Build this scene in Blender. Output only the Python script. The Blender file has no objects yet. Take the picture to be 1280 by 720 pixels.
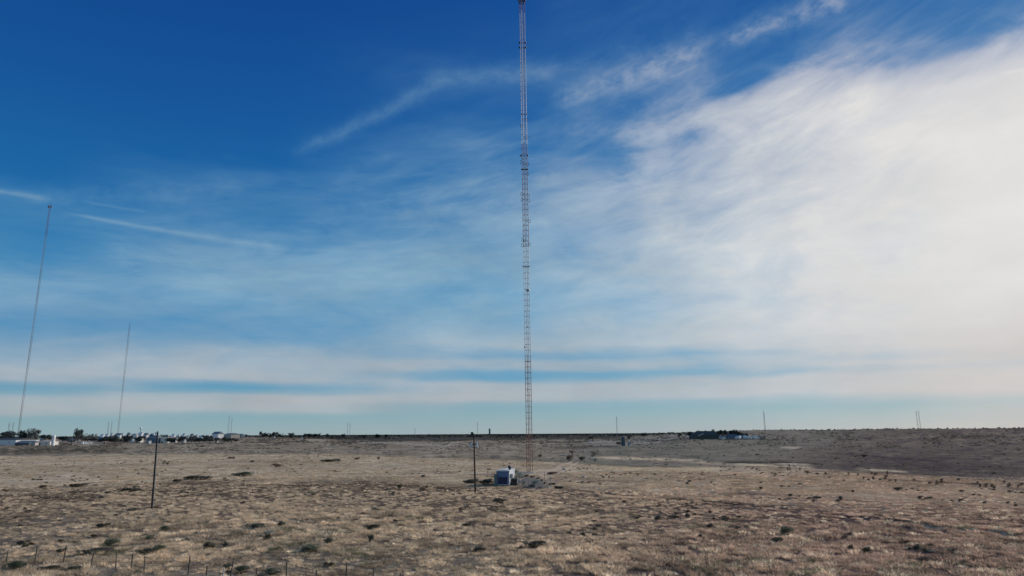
import bpy, math, random
import numpy as np
from mathutils import Vector, Matrix
random.seed(7)
RNG = np.random.default_rng(11)
sc = bpy.context.scene
COL = sc.collection
rad = math.radians

# ------------------------------------------------------------------ camera
F = 853.33; PITCH = rad(12.03); ROLL = 0.0055; EYE = 10.0
FWD = Vector((0, math.cos(PITCH), math.sin(PITCH)))
UP0 = Vector((0, -math.sin(PITCH), math.cos(PITCH))); R0 = Vector((1, 0, 0))
RIGHT = R0*math.cos(ROLL) - UP0*math.sin(ROLL)
UP = UP0*math.cos(ROLL) + R0*math.sin(ROLL)
cam = bpy.data.cameras.new('camera'); camo = bpy.data.objects.new('camera', cam); COL.objects.link(camo)
cam.lens = 24; cam.sensor_width = 36; cam.clip_start = 0.5; cam.clip_end = 60000
M = Matrix((RIGHT, UP, -FWD)).transposed().to_4x4(); M.translation = (0, 0, EYE)
camo.matrix_world = M
sc.camera = camo
sc.render.resolution_x = 1280; sc.render.resolution_y = 720
sc.view_settings.view_transform = 'Standard'; sc.view_settings.look = 'None'
sc.view_settings.exposure = 0.0; sc.view_settings.gamma = 1.0

SUN_AZ, SUN_EL = rad(54), rad(21)            # to the right of the view, low winter sun
SUN_DIR = Vector((math.sin(SUN_AZ)*math.cos(SUN_EL), math.cos(SUN_AZ)*math.cos(SUN_EL), math.sin(SUN_EL)))
sl = bpy.data.lights.new('sun', 'SUN'); sl.energy = 3.6; sl.angle = rad(0.5); sl.color = (1.0, 0.93, 0.86)
so = bpy.data.objects.new('sun', sl); COL.objects.link(so)
so.rotation_euler = (-SUN_DIR).to_track_quat('-Z', 'Y').to_euler(); so.location = (60, 40, 60)

def ray(px, py):
    return (FWD*F + RIGHT*(px-640) + UP*(360-py)).normalized()
def azel(px, py):
    d = ray(px, py); return math.degrees(math.atan2(d.x, d.y)), math.degrees(math.asin(d.z))

# ------------------------------------------------------------------ sky (world)
W = bpy.data.worlds.new('World'); sc.world = W; W.use_nodes = True
nt = W.node_tree; nt.nodes.clear()
def lin(c):
    return tuple(((v/255)/12.92 if v/255 <= 0.04045 else ((v/255+0.055)/1.055)**2.4) for v in c)
class G:
    def __init__(s, nt): s.nt = nt
    def _in(s, sock, v):
        if v is None: return
        if isinstance(v, bpy.types.NodeSocket): s.nt.links.new(v, sock)
        else: sock.default_value = v
    def m(s, op, a=None, b=None, c=None, clamp=False):
        n = s.nt.nodes.new('ShaderNodeMath'); n.operation = op; n.use_clamp = clamp
        for i, v in enumerate((a, b, c)): s._in(n.inputs[i], v)
        return n.outputs[0]
    def sm(s, x, a, b, lo=0.0, hi=1.0):       # smoothstep
        n = s.nt.nodes.new('ShaderNodeMapRange'); n.interpolation_type = 'SMOOTHSTEP'
        s._in(n.inputs[0], x); n.inputs[1].default_value = a; n.inputs[2].default_value = b
        n.inputs[3].default_value = lo; n.inputs[4].default_value = hi
        return n.outputs[0]
    def lr(s, x, a, b, lo=0.0, hi=1.0):
        n = s.nt.nodes.new('ShaderNodeMapRange')
        s._in(n.inputs[0], x); n.inputs[1].default_value = a; n.inputs[2].default_value = b
        n.inputs[3].default_value = lo; n.inputs[4].default_value = hi
        return n.outputs[0]
    def xyz(s, x, y, z=0.0):
        n = s.nt.nodes.new('ShaderNodeCombineXYZ')
        for i, v in enumerate((x, y, z)): s._in(n.inputs[i], v)
        return n.outputs[0]
    def noise(s, vec, scale, detail=4, rough=0.55, dist=0.0, color=False):
        n = s.nt.nodes.new('ShaderNodeTexNoise'); s._in(n.inputs['Vector'], vec)
        n.inputs['Scale'].default_value = scale; n.inputs['Detail'].default_value = detail
        n.inputs['Roughness'].default_value = rough; n.inputs['Distortion'].default_value = dist
        return n.outputs[1 if color else 0]
    def mix(s, f, a, b, kind='MIX'):
        n = s.nt.nodes.new('ShaderNodeMix'); n.data_type = 'RGBA'; n.blend_type = kind
        s._in(n.inputs[0], f)
        for i, v in ((6, a), (7, b)):
            if isinstance(v, tuple) and len(v) == 3: v = (*v, 1)
            s._in(n.inputs[i], v)
        return n.outputs[2]
    def ramp(s, x, stops, interp='LINEAR'):
        n = s.nt.nodes.new('ShaderNodeValToRGB'); s._in(n.inputs[0], x)
        cr = n.color_ramp; cr.interpolation = interp
        stops = sorted(stops, key=lambda q: q[0])
        while len(cr.elements) < len(stops): cr.elements.new(0.5)
        for e, (p, c) in zip(cr.elements, stops):
            e.position = p; e.color = (c, c, c, 1) if not isinstance(c, tuple) else (*c, 1)
        return n.outputs[0]
g = G(nt)
tc = nt.nodes.new('ShaderNodeTexCoord')
sp = nt.nodes.new('ShaderNodeSeparateXYZ'); nt.links.new(tc.outputs['Generated'], sp.inputs[0])
X, Y, Z = sp.outputs
AZ = g.m('MULTIPLY', g.m('ARCTAN2', X, Y), 180/math.pi)
EL = g.m('MULTIPLY', g.m('ARCSINE', Z), 180/math.pi)
sky = nt.nodes.new('ShaderNodeTexSky'); sky.sky_type = 'NISHITA'; sky.sun_disc = False
sky.sun_elevation = SUN_EL; sky.sun_rotation = SUN_AZ
sky.air_density = 1.0; sky.dust_density = 0.4; sky.ozone_density = 2.0; sky.altitude = 900
gm = nt.nodes.new('ShaderNodeGamma'); gm.inputs[1].default_value = 1.0
# scale the physical sky to display range first, deepen it, then it goes to Background at 0.1
SK = g.mix(1.0, sky.outputs[0], (0.10, 0.10, 0.10), 'MULTIPLY')
hs = nt.nodes.new('ShaderNodeHueSaturation'); hs.inputs['Saturation'].default_value = 1.25
nt.links.new(SK, hs.inputs['Color'])
TEST_CLEAR = False
# large scale wander of the cloud edges
plane = g.xyz(g.m('MULTIPLY', AZ, 0.045), g.m('MULTIPLY', EL, 0.16))
w1 = g.m('SUBTRACT', g.noise(plane, 1.3, 3, 0.6), 0.5)
w2 = g.m('SUBTRACT', g.noise(g.xyz(g.m('MULTIPLY', AZ, 0.03), g.m('MULTIPLY', EL, 0.13), 7.3), 1.6, 6, 0.6), 0.5)
ampE = g.lr(EL, 1.0, 18, 0.35, 5.5)
ELw = g.m('ADD', EL, g.m('MULTIPLY', w1, ampE))
AZw = g.m('ADD', AZ, g.m('MULTIPLY', w2, 9.0))
# cloud cover read off along columns of the view: (photo x, [(photo y, cover)...]) turned into azimuth/elevation
cols = [
 (0,   [(-200,0),(0,0),(215,.0),(238,.14),(262,.15),(285,.08),(320,.18),(348,.5),(370,.42),(400,.25),(425,.35),(445,.55),(462,.84),(476,.8),(480,.3),(485,.1),(491,.3),(496,.8),(516,.82),(521,.3),(526,.15),(545,.2)]),
 (320, [(-200,0),(0,0),(205,.0),(232,.16),(250,.18),(275,.22),(300,.42),(328,.76),(350,.78),(375,.52),(400,.3),(428,.32),(440,.75),(468,.92),(474,.85),(478,.25),(483,.05),(489,.25),(494,.86),(512,.86),(517,.3),(521,.12),(545,.2)]),
 (640, [(-200,0),(0,0),(60,.03),(95,.10),(115,.08),(150,.06),(190,.3),(230,.46),(270,.56),(300,.62),(340,.76),(365,.55),(385,.55),(410,.8),(432,.94),(440,.5),(446,.35),(452,.75),(460,.7),(467,.15),(474,.15),(481,.88),(500,.9),(506,.3),(512,.12),(545,.25)]),
 (760, [(-200,.03),(0,.05),(60,.06),(95,.2),(130,.2),(160,.24),(188,.16),(204,.26),(228,.5),(262,.62),(300,.66),(340,.78),(362,.66),(385,.72),(410,.86),(432,.95),(440,.55),(446,.38),(452,.8),(460,.68),(466,.15),(473,.3),(480,.92),(498,.9),(504,.3),(511,.12),(545,.3)]),
 (860, [(-200,.05),(-30,.05),(10,.08),(60,.12),(90,.26),(120,.28),(150,.36),(178,.42),(200,.56),(240,.72),(300,.76),(340,.8),(365,.75),(400,.9),(432,.95),(440,.65),(444,.45),(452,.85),(459,.6),(465,.2),(472,.8),(486,.97),(496,.9),(501,.35),(510,.15),(545,.35)]),
 (960, [(-200,.05),(0,.06),(60,.1),(92,.16),(112,.4),(130,.58),(150,.7),(200,.78),(300,.85),(340,.88),(370,.82),(400,.93),(438,.95),(443,.72),(454,.9),(461,.7),(466,.5),(473,.92),(490,.96),(499,.5),(508,.16),(545,.4)]),
 (1060,[(-200,.1),(0,.12),(50,.22),(85,.45),(112,.72),(140,.85),(240,.9),(300,.94),(400,.97),(440,.95),(448,.78),(456,.93),(464,.8),(470,.95),(490,.96),(498,.6),(506,.2),(545,.45)]),
 (1280,[(-200,.3),(-60,.1),(10,.2),(45,.6),(85,.92),(200,1.0),(420,1.0),(446,.95),(452,.8),(460,.95),(470,.97),(488,.97),(500,.6),(545,.6)]),
]
E0, E1 = -2.0, 50.0
ELn = g.lr(ELw, E0, E1)
acc = None; prev_az = None
for i, (px, st) in enumerate(cols):
    stops = []
    for y, v in st:
        a, e = azel(px, y)
        stops.append((min(1, max(0, (e-E0)/(E1-E0))), v))
    rv = g.ramp(ELn, stops, 'LINEAR')
    rv_ = nt.nodes.new('ShaderNodeRGBToBW'); nt.links.new(rv, rv_.inputs[0]); val = rv_.outputs[0]
    a0 = azel(px, 330)[0]
    if acc is None: acc = val
    else:
        f = g.sm(AZw, prev_az+1, a0-1)
        acc = g.m('ADD', g.m('MULTIPLY', acc, g.m('SUBTRACT', 1.0, f)), g.m('MULTIPLY', val, f))
    prev_az = a0
# behind and beside the camera unseen cloud is added to whiten the fill light
back = g.sm(g.m('ABSOLUTE', AZ), 75, 130)
acc = g.m('ADD', g.m('MULTIPLY', acc, g.m('SUBTRACT', 1.0, back)), g.m('MULTIPLY', back, 0.55))
# streaky cirrus texture: rising to the right high up, flat low down
tilt = g.m('MULTIPLY', AZ, g.lr(EL, 6, 26, 0.0, -0.27))
se = g.m('ADD', EL, tilt)
fib = g.noise(g.xyz(g.m('MULTIPLY', AZ, 0.09), g.m('MULTIPLY', se, 0.42)), 1.5, 6, 0.62, 0.5)
fine = g.noise(g.xyz(g.m('MULTIPLY', AZ, 0.16), g.m('MULTIPLY', se, 1.15), 3.1), 1.4, 5, 0.6, 0.3)
blob = g.noise(g.xyz(g.m('MULTIPLY', AZ, 0.085), g.m('MULTIPLY', g.m('ADD', EL, g.m('MULTIPLY', tilt, 0.5)), 0.2), 5.0), 1.7, 6, 0.62, 0.6)
det = g.m('ADD', g.m('ADD', g.m('MULTIPLY', g.m('SUBTRACT', fib, 0.5), 0.75), g.m('MULTIPLY', g.m('SUBTRACT', fine, 0.5), 0.18)), g.m('MULTIPLY', g.m('SUBTRACT', blob, 0.5), 1.0))
damp = g.m('MULTIPLY', g.m('MULTIPLY', acc, g.m('SUBTRACT', g.lr(AZ, 24, 36, 1.28, 1.05), acc)), g.lr(EL, 2, 10, 1.35, 2.0))
cover = g.m('ADD', acc, g.m('MULTIPLY', det, damp), clamp=True)
# single wisps and contrails, each along a great-circle-like line in azimuth/elevation
def streak(p0, p1, w0, w1, strength, rough=0.6, seed=0.0, warp=0.5):
    (a0, e0), (a1, e1) = azel(*p0), azel(*p1)
    L = math.hypot(a1-a0, e1-e0); ux, uy = (a1-a0)/L, (e1-e0)/L
    u = g.m('ADD', g.m('MULTIPLY', g.m('SUBTRACT', AZ, a0), ux), g.m('MULTIPLY', g.m('SUBTRACT', EL, e0), uy))
    v = g.m('SUBTRACT', g.m('MULTIPLY', g.m('SUBTRACT', EL, e0), ux), g.m('MULTIPLY', g.m('SUBTRACT', AZ, a0), uy))
    wn = g.m('SUBTRACT', g.noise(g.xyz(g.m('MULTIPLY', u, 0.5/max(1, L/12)), seed), 1.0, 5, 0.6), 0.5)
    v = g.m('ADD', v, g.m('MULTIPLY', wn, warp))
    wd = g.lr(u, 0, L, w0, w1)
    q = g.m('DIVIDE', v, wd)
    body = g.m('EXPONENT', g.m('MULTIPLY', g.m('MULTIPLY', q, q), -1.0))
    ends = g.m('MULTIPLY', g.sm(u, -L*0.06, L*0.12), g.sm(u, L*1.06, L*0.8))
    tex = g.noise(g.xyz(g.m('MULTIPLY', u, 0.6), g.m('MULTIPLY', v, 1.1), seed), 1.0, 5, 0.6)
    tex = g.m('ADD', g.m('MULTIPLY', g.sm(tex, 0.25, 0.7), rough), 1.0-rough)
    return g.m('MULTIPLY', g.m('MULTIPLY', body, ends), g.m('MULTIPLY', tex, strength))
add = [
 streak((-40,232),(66,250), .13,.20,.42,.5,1.0,.15),
 streak((88,267),(370,312), .12,.28,.42,.5,2.0,.12),
 streak((105,252),(190,266), .08,.12,.14,.4,2.5,.1),
 streak((1250,92),(1300,84), .10,.12,.6,.1,3.0,.02),
 streak((370,190),(560,96), .45,.7,.26,.7,4.0,1.0),
 streak((530,100),(700,84), .7,.9,.24,.6,5.0,.8),
 streak((690,128),(900,50), .9,1.3,.34,.7,6.0,1.2),
 streak((900,52),(1080,-15), .8,1.2,.34,.7,6.2,1.0),
 streak((660,95),(800,60), .6,.8,.12,.8,6.5,1.2),
 streak((700,170),(960,120), .9,1.1,.14,.9,7.0,1.2),
 streak((20,250),(330,232), .9,.8,.18,.8,8.0,1.0),
 streak((30,432),(180,415), .2,.3,.24,.5,9.0,.3),
 streak((700,345),(850,338), .3,.4,.25,.5,10.0,.4),
 streak((760,178),(980,118), .8,1.0,.34,.8,11.0,1.0),
]
inv = g.m('SUBTRACT', 1.0, cover)
for a in add: inv = g.m('MULTIPLY', inv, g.m('SUBTRACT', 1.0, a, clamp=True))
cover = g.m('SUBTRACT', 1.0, inv, clamp=True)
thin = g.sm(cover, 0.05, 0.55)
# cloud brightness: brighter and whiter toward the sun, thin cloud low on the left is grey-blue
dt = nt.nodes.new('ShaderNodeVectorMath'); dt.operation = 'DOT_PRODUCT'
nt.links.new(tc.outputs['Generated'], dt.inputs[0]); dt.inputs[1].default_value = SUN_DIR
toward = g.sm(dt.outputs['Value'], 0.55, 0.97)
grey = g.noise(g.xyz(g.m('MULTIPLY', AZ, 0.06), g.m('MULTIPLY', EL, 0.16), 9.0), 2.0, 5, 0.55)
shade = g.lr(grey, 0.3, 0.7, 0.88, 1.06)
cc = g.mix(toward, lin((142,177,199)), lin((226,224,222)))
cc = g.mix(g.m('MULTIPLY', g.sm(EL, 11, 3.5), g.m('SUBTRACT', 1.0, g.m('MULTIPLY', toward, 0.75))), cc, lin((178,184,189)))
warm = g.m('MULTIPLY', g.sm(AZ, 15, 38), g.sm(EL, 11, 2))
cc = g.mix(g.m('MULTIPLY', warm, 0.75), cc, lin((206,199,195)))
shv = g.mix(g.m('MULTIPLY', toward, 0.6), g.xyz(shade, shade, shade), (1.02, 1.015, 1.01))
cc = g.mix(1.0, cc, shv, 'MULTIPLY')
cc = g.mix(g.m('MULTIPLY', g.m('SUBTRACT', 1.0, thin), g.sm(EL, 8, 16)), cc, lin((118,170,199)))
clear = g.ramp(g.lr(EL, -2, 42), [(0.0, lin((152,172,178))), (0.05, lin((146,170,180))), (0.08, lin((128,167,182))), (0.136, lin((84,150,188))), (0.227, lin((66,140,190))), (0.32, lin((48,128,182))), (0.45, lin((28,104,168))), (0.61, lin((20,86,156))), (0.8, lin((16,70,144))), (1.0, lin((13,62,136)))])
# the physical sky carries the hue change with direction; its profile is trimmed toward the photograph's deep blue
skyc = g.mix(0.9, hs.outputs[0], clear)
azt = g.sm(AZ, -38, 40)
right_tint = g.mix(g.lr(EL, 0, 12), (1.12, 1.0, 0.99), (0.98, 1.28, 1.14))
skyc = g.mix(1.0, skyc, g.mix(azt, (0.80, 0.93, 0.95), right_tint), 'MULTIPLY')
final = g.mix(cover, skyc, cc)
final = g.mix(1.0, final, (10.0, 10.0, 10.0), 'MULTIPLY')
bg = nt.nodes.new('ShaderNodeBackground'); bg.inputs[1].default_value = 0.1
ow = nt.nodes.new('ShaderNodeOutputWorld')
nt.links.new(final, bg.inputs[0]); nt.links.new(bg.outputs[0], ow.inputs[0])

# ------------------------------------------------------------------ helpers
def srgb(r, gg, b, k=1.0):
    return tuple(v*k for v in lin((r, gg, b)))
MATS = {}
def mat(name, col, rough=0.8, metal=0.0, var=0.25, scale=3.0, bump=0.0, trans=0.0):
    if name in MATS: return MATS[name]
    m = bpy.data.materials.new(name); m.use_nodes = True; t = m.node_tree; gg = G(t)
    b = t.nodes['Principled BSDF']; b.inputs['Roughness'].default_value = rough; b.inputs['Metallic'].default_value = metal
    tcn = t.nodes.new('ShaderNodeTexCoord')
    n = gg.noise(tcn.outputs['Object'], scale, 5, 0.6)
    c = gg.mix(gg.sm(n, 0.3, 0.7), tuple(v*(1-var) for v in col), tuple(min(1, v*(1+var)) for v in col))
    t.links.new(c, b.inputs['Base Color'])
    if bump:
        bp = t.nodes.new('ShaderNodeBump'); bp.inputs['Distance'].default_value = bump; bp.inputs['Strength'].default_value = 0.6
        t.links.new(gg.noise(tcn.outputs['Object'], scale*4, 4), bp.inputs['Height']); t.links.new(bp.outputs[0], b.inputs['Normal'])
    if trans:
        tr = t.nodes.new('ShaderNodeBsdfTranslucent'); t.links.new(c, tr.inputs[0])
        ms = t.nodes.new('ShaderNodeMixShader'); ms.inputs[0].default_value = trans
        t.links.new(b.outputs[0], ms.inputs[1]); t.links.new(tr.outputs[0], ms.inputs[2])
        t.links.new(ms.outputs[0], t.nodes['Material Output'].inputs[0])
    MATS[name] = m; return m
def foliage_mat(name, attr_name='col', trans=0.3):
    m = bpy.data.materials.new(name); m.use_nodes = True; t = m.node_tree; gg = G(t)
    b = t.nodes['Principled BSDF']; b.inputs['Roughness'].default_value = 0.85
    b.inputs['Specular IOR Level'].default_value = 0.15
    at = t.nodes.new('ShaderNodeAttribute'); at.attribute_type = 'INSTANCER'; at.attribute_name = attr_name
    geo = t.nodes.new('ShaderNodeNewGeometry')
    n = gg.noise(geo.outputs['Position'], 4.0, 3)
    c = gg.mix(gg.sm(n, 0.3, 0.7), (0.72, 0.72, 0.72), (1.25, 1.22, 1.18))
    c = gg.mix(1.0, at.outputs['Color'], c, 'MULTIPLY')
    t.links.new(c, b.inputs['Base Color'])
    tr = t.nodes.new('ShaderNodeBsdfTranslucent'); t.links.new(c, tr.inputs[0])
    ms = t.nodes.new('ShaderNodeMixShader'); ms.inputs[0].default_value = trans
    t.links.new(b.outputs[0], ms.inputs[1]); t.links.new(tr.outputs[0], ms.inputs[2])
    t.links.new(ms.outputs[0], t.nodes['Material Output'].inputs[0])
    return m

class MB:
    def __init__(s): s.v = []; s.f = []; s.mi = []
    def add(s, vs, fs, mi=0):
        o = len(s.v); s.v += [tuple(v) for v in vs]; s.f += [tuple(i+o for i in f) for f in fs]; s.mi += [mi]*len(fs)
    def box(s, c, d, rz=0, mi=0):
        x, y, z = (q/2 for q in d); ca, sa = math.cos(rz), math.sin(rz)
        vs = [(c[0]+a*x*ca-b*y*sa, c[1]+a*x*sa+b*y*ca, c[2]+e*z) for e in (-1, 1) for a, b in ((-1,-1),(1,-1),(1,1),(-1,1))]
        s.add(vs, [(3,2,1,0),(4,5,6,7),(0,1,5,4),(1,2,6,5),(2,3,7,6),(3,0,4,7)], mi)
    def tube(s, a, b, r0, r1=None, n=6, mi=0, caps=True):
        a, b = Vector(a), Vector(b); r1 = r0 if r1 is None else r1
        d = (b-a).normalized(); u = d.cross(Vector((0, 0, 1)));
        if u.length < 1e-3: u = Vector((1, 0, 0))
        u.normalize(); w = d.cross(u)
        vs = []
        for p, r in ((a, r0), (b, r1)):
            for k in range(n):
                t = 2*math.pi*k/n; vs.append(p+u*math.cos(t)*r+w*math.sin(t)*r)
        fs = [(k, (k+1) % n, n+(k+1) % n, n+k) for k in range(n)]
        if caps: fs += [tuple(range(n-1, -1, -1)), tuple(range(n, 2*n))]
        s.add(vs, fs, mi)
    def lathe(s, c, prof, n=12, mi=0):
        vs = []
        for r, z in prof:
            for k in range(n):
                t = 2*math.pi*k/n; vs.append((c[0]+math.cos(t)*r, c[1]+math.sin(t)*r, c[2]+z))
        fs = [(i*n+k, i*n+(k+1) % n, (i+1)*n+(k+1) % n, (i+1)*n+k) for i in range(len(prof)-1) for k in range(n)]
        fs += [tuple(range(n-1, -1, -1)), tuple(range((len(prof)-1)*n, len(prof)*n))]
        s.add(vs, fs, mi)
    def build(s, name, m, parent=None, smooth=False):
        me = bpy.data.meshes.new(name); me.from_pydata(s.v, [], s.f)
        for q in (m if isinstance(m, (list, tuple)) else [m]): me.materials.append(q)
        if any(s.mi): me.polygons.foreach_set('material_index', s.mi)
        if smooth: me.polygons.foreach_set('use_smooth', [True]*len(me.polygons))
        me.update()
        o = bpy.data.objects.new(name, me); COL.objects.link(o)
        if parent: o.parent = parent
        return o
def tag(o, label=None, cat=None, group=None, kind=None):
    if label: o['label'] = label
    if cat: o['category'] = cat
    if group: o['group'] = group
    if kind: o['kind'] = kind
    return o
def thing(name, label, cat, loc, rz=0, group=None):
    o = bpy.data.objects.new(name, None); COL.objects.link(o); o.empty_display_size = 0.3
    o.location = loc; o.rotation_euler = (0, 0, rz); return tag(o, label, cat, group)
def copy_tree(src, loc, rz, scale, label, group=None):
    r = src.copy(); COL.objects.link(r); r.location = loc; r.rotation_euler = (0, 0, rz); r.scale = scale
    r['label'] = label
    if group: r['group'] = group
    elif 'group' in r: del r['group']
    for ch in list(src.children):
        c = ch.copy(); COL.objects.link(c); c.parent = r
    return r

# ------------------------------------------------------------------ value noise in numpy
_tab = RNG.random((256, 256))
def vnoise(x, y):
    xi = np.floor(x).astype(int); yi = np.floor(y).astype(int); fx = x-xi; fy = y-yi
    fx = fx*fx*(3-2*fx); fy = fy*fy*(3-2*fy)
    a = _tab[xi % 256, yi % 256]; b = _tab[(xi+1) % 256, yi % 256]; c = _tab[xi % 256, (yi+1) % 256]; d = _tab[(xi+1) % 256, (yi+1) % 256]
    return (a*(1-fx)+b*fx)*(1-fy)+(c*(1-fx)+d*fx)*fy
def fbm(x, y, o=4):
    s = 0; a = .5; t = 0
    for i in range(o): s = s+a*vnoise(x*2**i+17.3*i, y*2**i+5.1*i); t += a; a *= .55
    return s/t
def sstep(x, a, b):
    t = np.clip((x-a)/(b-a), 0, 1); return t*t*(3-2*t)

def base_h(x, y):
    x = np.asarray(x, float); y = np.asarray(y, float); r = np.hypot(x, y); az = np.degrees(np.arctan2(x, y))
    z = (fbm(x/28, y/28, 3)-.5)*0.9*sstep(r, 15, 60)
    z = z+(fbm(x/5+9, y/5, 2)-.5)*0.22*(1-sstep(r, 200, 400))
    z = z+(fbm(x/260+3, y/260+8, 3)-.5)*5*sstep(r, 300, 1200)
    z = z+17*sstep(az, 6, 22)*(1-sstep(az, 80, 110))*sstep(r, 700, 2600)*(1-sstep(r, 3200, 5200)*0.9)
    z = z+(fbm(x/130+3, y/130+1, 3)-.5)*3*sstep(az, 10, 22)*sstep(r, 220, 500)*(1-sstep(r, 2500, 4000))
    z = z+5*sstep(-az, 12, 21)*(1-sstep(-az, 80, 110))*sstep(r, 930, 1400)*(1-sstep(r, 1900, 2800))
    return z
def at0(px, py, it=5):
    d = ray(px, py); z = 0.0
    for _ in range(it):
        t = (EYE-z)/max(-d.z, 1e-4); p = (d.x*t, d.y*t); z = float(base_h(*p))
    return p
def poly(pts, step=1.2):
    P = [Vector(at0(*p)) for p in pts]; out = [P[0]]
    for a, b in zip(P, P[1:]):
        n = max(1, int((b-a).length/step))
        for k in range(1, n+1): out.append(a+(b-a)*k/n)
    A = np.array([(p.x, p.y) for p in out])
    w = (vnoise(A[:, 0]/6, A[:, 1]/6)-.5)*1.2
    A[:, 1] += w*0.8; return A
def pdist(x, y, A):
    x = np.asarray(x, float); y = np.asarray(y, float); sh = x.shape; x = x.ravel(); y = y.ravel()
    out = np.full(x.shape, 1e9)
    lo = A.min(0)-12; hi = A.max(0)+12
    m = np.where((x > lo[0]) & (x < hi[0]) & (y > lo[1]) & (y < hi[1]))[0]
    for i in range(0, len(m), 20000):
        k = m[i:i+20000]
        out[k] = np.sqrt(((x[k, None]-A[None, :, 0])**2+(y[k, None]-A[None, :, 1])**2).min(1))
    return out.reshape(sh)
GUL1 = poly([(1040,645),(1080,649),(1130,655),(1170,660),(1225,664),(1290,672),(1340,680)], .6)
GUL2 = poly([(700,612),(760,618),(805,623),(860,626),(940,633),(985,637),(1040,643)], .9)
TRK1 = poly([(-80,616),(0,610.5),(100,606),(200,600.5),(320,597),(440,594.5),(560,593),(612,591)])
TRK2 = poly([(672,595),(684,589),(697,584),(716,577.5)])
TRK3 = poly([(676,597),(700,590.5),(712,584),(722,578)])
_pdcache = {}
def H(x, y):
    z = base_h(x, y)
    d1 = pdist(x, y, GUL1); z = z-0.38*np.exp(-(d1/0.8)**2)+0.16*np.exp(-((d1-1.6)/0.8)**2)
    d2 = pdist(x, y, GUL2); z = z-0.30*np.exp(-(d2/0.7)**2)+0.1*np.exp(-((d2-1.6)/0.8)**2)
    return z
def at(px, py):
    x, y = at0(px, py); return Vector((x, y, float(H(np.array([x]), np.array([y]))[0])))
def hz(x, y): return float(H(np.array([float(x)]), np.array([float(y)]))[0])
def at_d(px, d, py=545):
    r = ray(px, py); s = d/math.hypot(r.x, r.y); x, y = r.x*s, r.y*s
    return Vector((x, y, hz(x, y)))
def pxk(x, y):     # world -> (photo x of that azimuth at the horizon, depression in photo pixels)
    x = np.asarray(x, float); y = np.asarray(y, float)
    yy = np.maximum(y, 1e-3)
    return 640+F*x/yy/math.cos(PITCH)*0.98, F*EYE/np.maximum(np.hypot(x, yy)*np.cos(np.arctan2(x, yy)), 1e-3)

# ------------------------------------------------------------------ land cover colours
KA = 1.6
def C3(r, gg, b): return np.array(srgb(r, gg, b, KA))
C_STRAW = C3(156,142,122); C_ROUGH = C3(118,100,86); C_PINK = C3(118,96,88); C_SCRUB = C3(118,108,94)
C_DARKB = C3(64,66,64); C_HILL = C3(98,89,80); C_SAND = C3(170,154,130); C_GREY = C3(128,124,118); C_GRN = C3(78,82,72)
def interp(px, pts):
    p = np.array(pts, float); return np.interp(px, p[:, 0], p[:, 1])
def horizon(px): return 541.8-0.0055*(px-640)
EDGE_A = [(-200,571),(0,570),(160,566.5),(330,567),(420,567),(560,571),(640,574),(700,577),(760,580.5),(900,583),(1000,585),(1100,590),(1200,597),(1280,602),(1500,612)]
EDGE_B = [(-200,625),(0,612),(120,607),(200,603),(330,600),(560,604),(620,606),(700,607),(860,615),(1000,618),(1150,622),(1280,632),(1500,640)]
STRIPS = [  # points, half thickness px, colour, strength
 ([(728,552.6),(770,550.5),(820,548.2),(866,545.4)], 1.1, C3(140,138,134), .95),
 ([(735,556.2),(770,554.3),(830,552),(858,549.5)], 1.0, C3(122,120,116), .85),
 ([(690,559),(740,557.6),(770,556.5)], 1.2, C3(70,66,66), .7),
 ([(742,571),(790,571.8),(860,574.2),(876,577.4),(930,579.6),(1000,582.5)], 1.5, C_SAND, 1.0),
 ([(800,576),(850,577.5),(900,579.5)], 1.6, C3(120,108,96), .8),
 ([(895,576.4),(960,576.6),(1010,577.8)], .8, C3(36,36,36), .95),
 ([(962,578),(1000,578.8)], .7, C3(170,160,142), .9),
 ([(1060,585),(1115,586.5)], 1.0, C_SAND, .95),
 ([(1110,590),(1180,594),(1285,601)], .8, C3(146,130,112), .6),
 ([(700,585),(760,583.5),(900,586)], 1.8, C3(176,160,134), .8),
 ([(1000,587),(1060,588.6),(1150,590)], .8, C3(80,66,62), .6),
 ([(968,557.8),(990,558)], .8, C3(160,150,134), .9),
 ([(960,549.5),(1040,552)], .9, C3(112,104,100), .6),
 ([(1000,560),(1050,566),(1110,571),(1160,574)], .8, C3(56,54,56), .7),
 ([(1090,596),(1200,603),(1290,609)], .8, C3(80,68,64), .6),
 ([(0,553.5),(100,553.6),(140,553)], 1.0, C3(120,112,106), .8),
 ([(150,552.8),(230,553.2),(300,553.6)], .9, C3(118,110,104), .7),
 ([(280,545.3),(325,545.6)], .7, C3(134,130,130), .8),
 ([(380,563.5),(480,562),(560,558)], 1.0, C3(124,116,108), .7),
 ([(455,552.8),(560,556.5),(600,556.8)], .8, C3(138,132,126), .8),
 ([(640,552.2),(700,552),(730,552.5)], .8, C3(62,66,64), .6),
 ([(700,569.6),(745,570.2)], .9, C3(128,124,114), .6),
 ([(620,572),(700,573.5)], 1.1, C3(108,104,92), .6),
 ([(0,608.5),(90,605),(180,599.5)], 1.0, C3(88,74,66), .6),
 ([(540,589.5),(640,588.5)], 1.6, C3(96,84,78), .6),
 ([(690,594),(740,598),(800,600)], 3.0, C3(110,96,88), .55),
]
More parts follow.
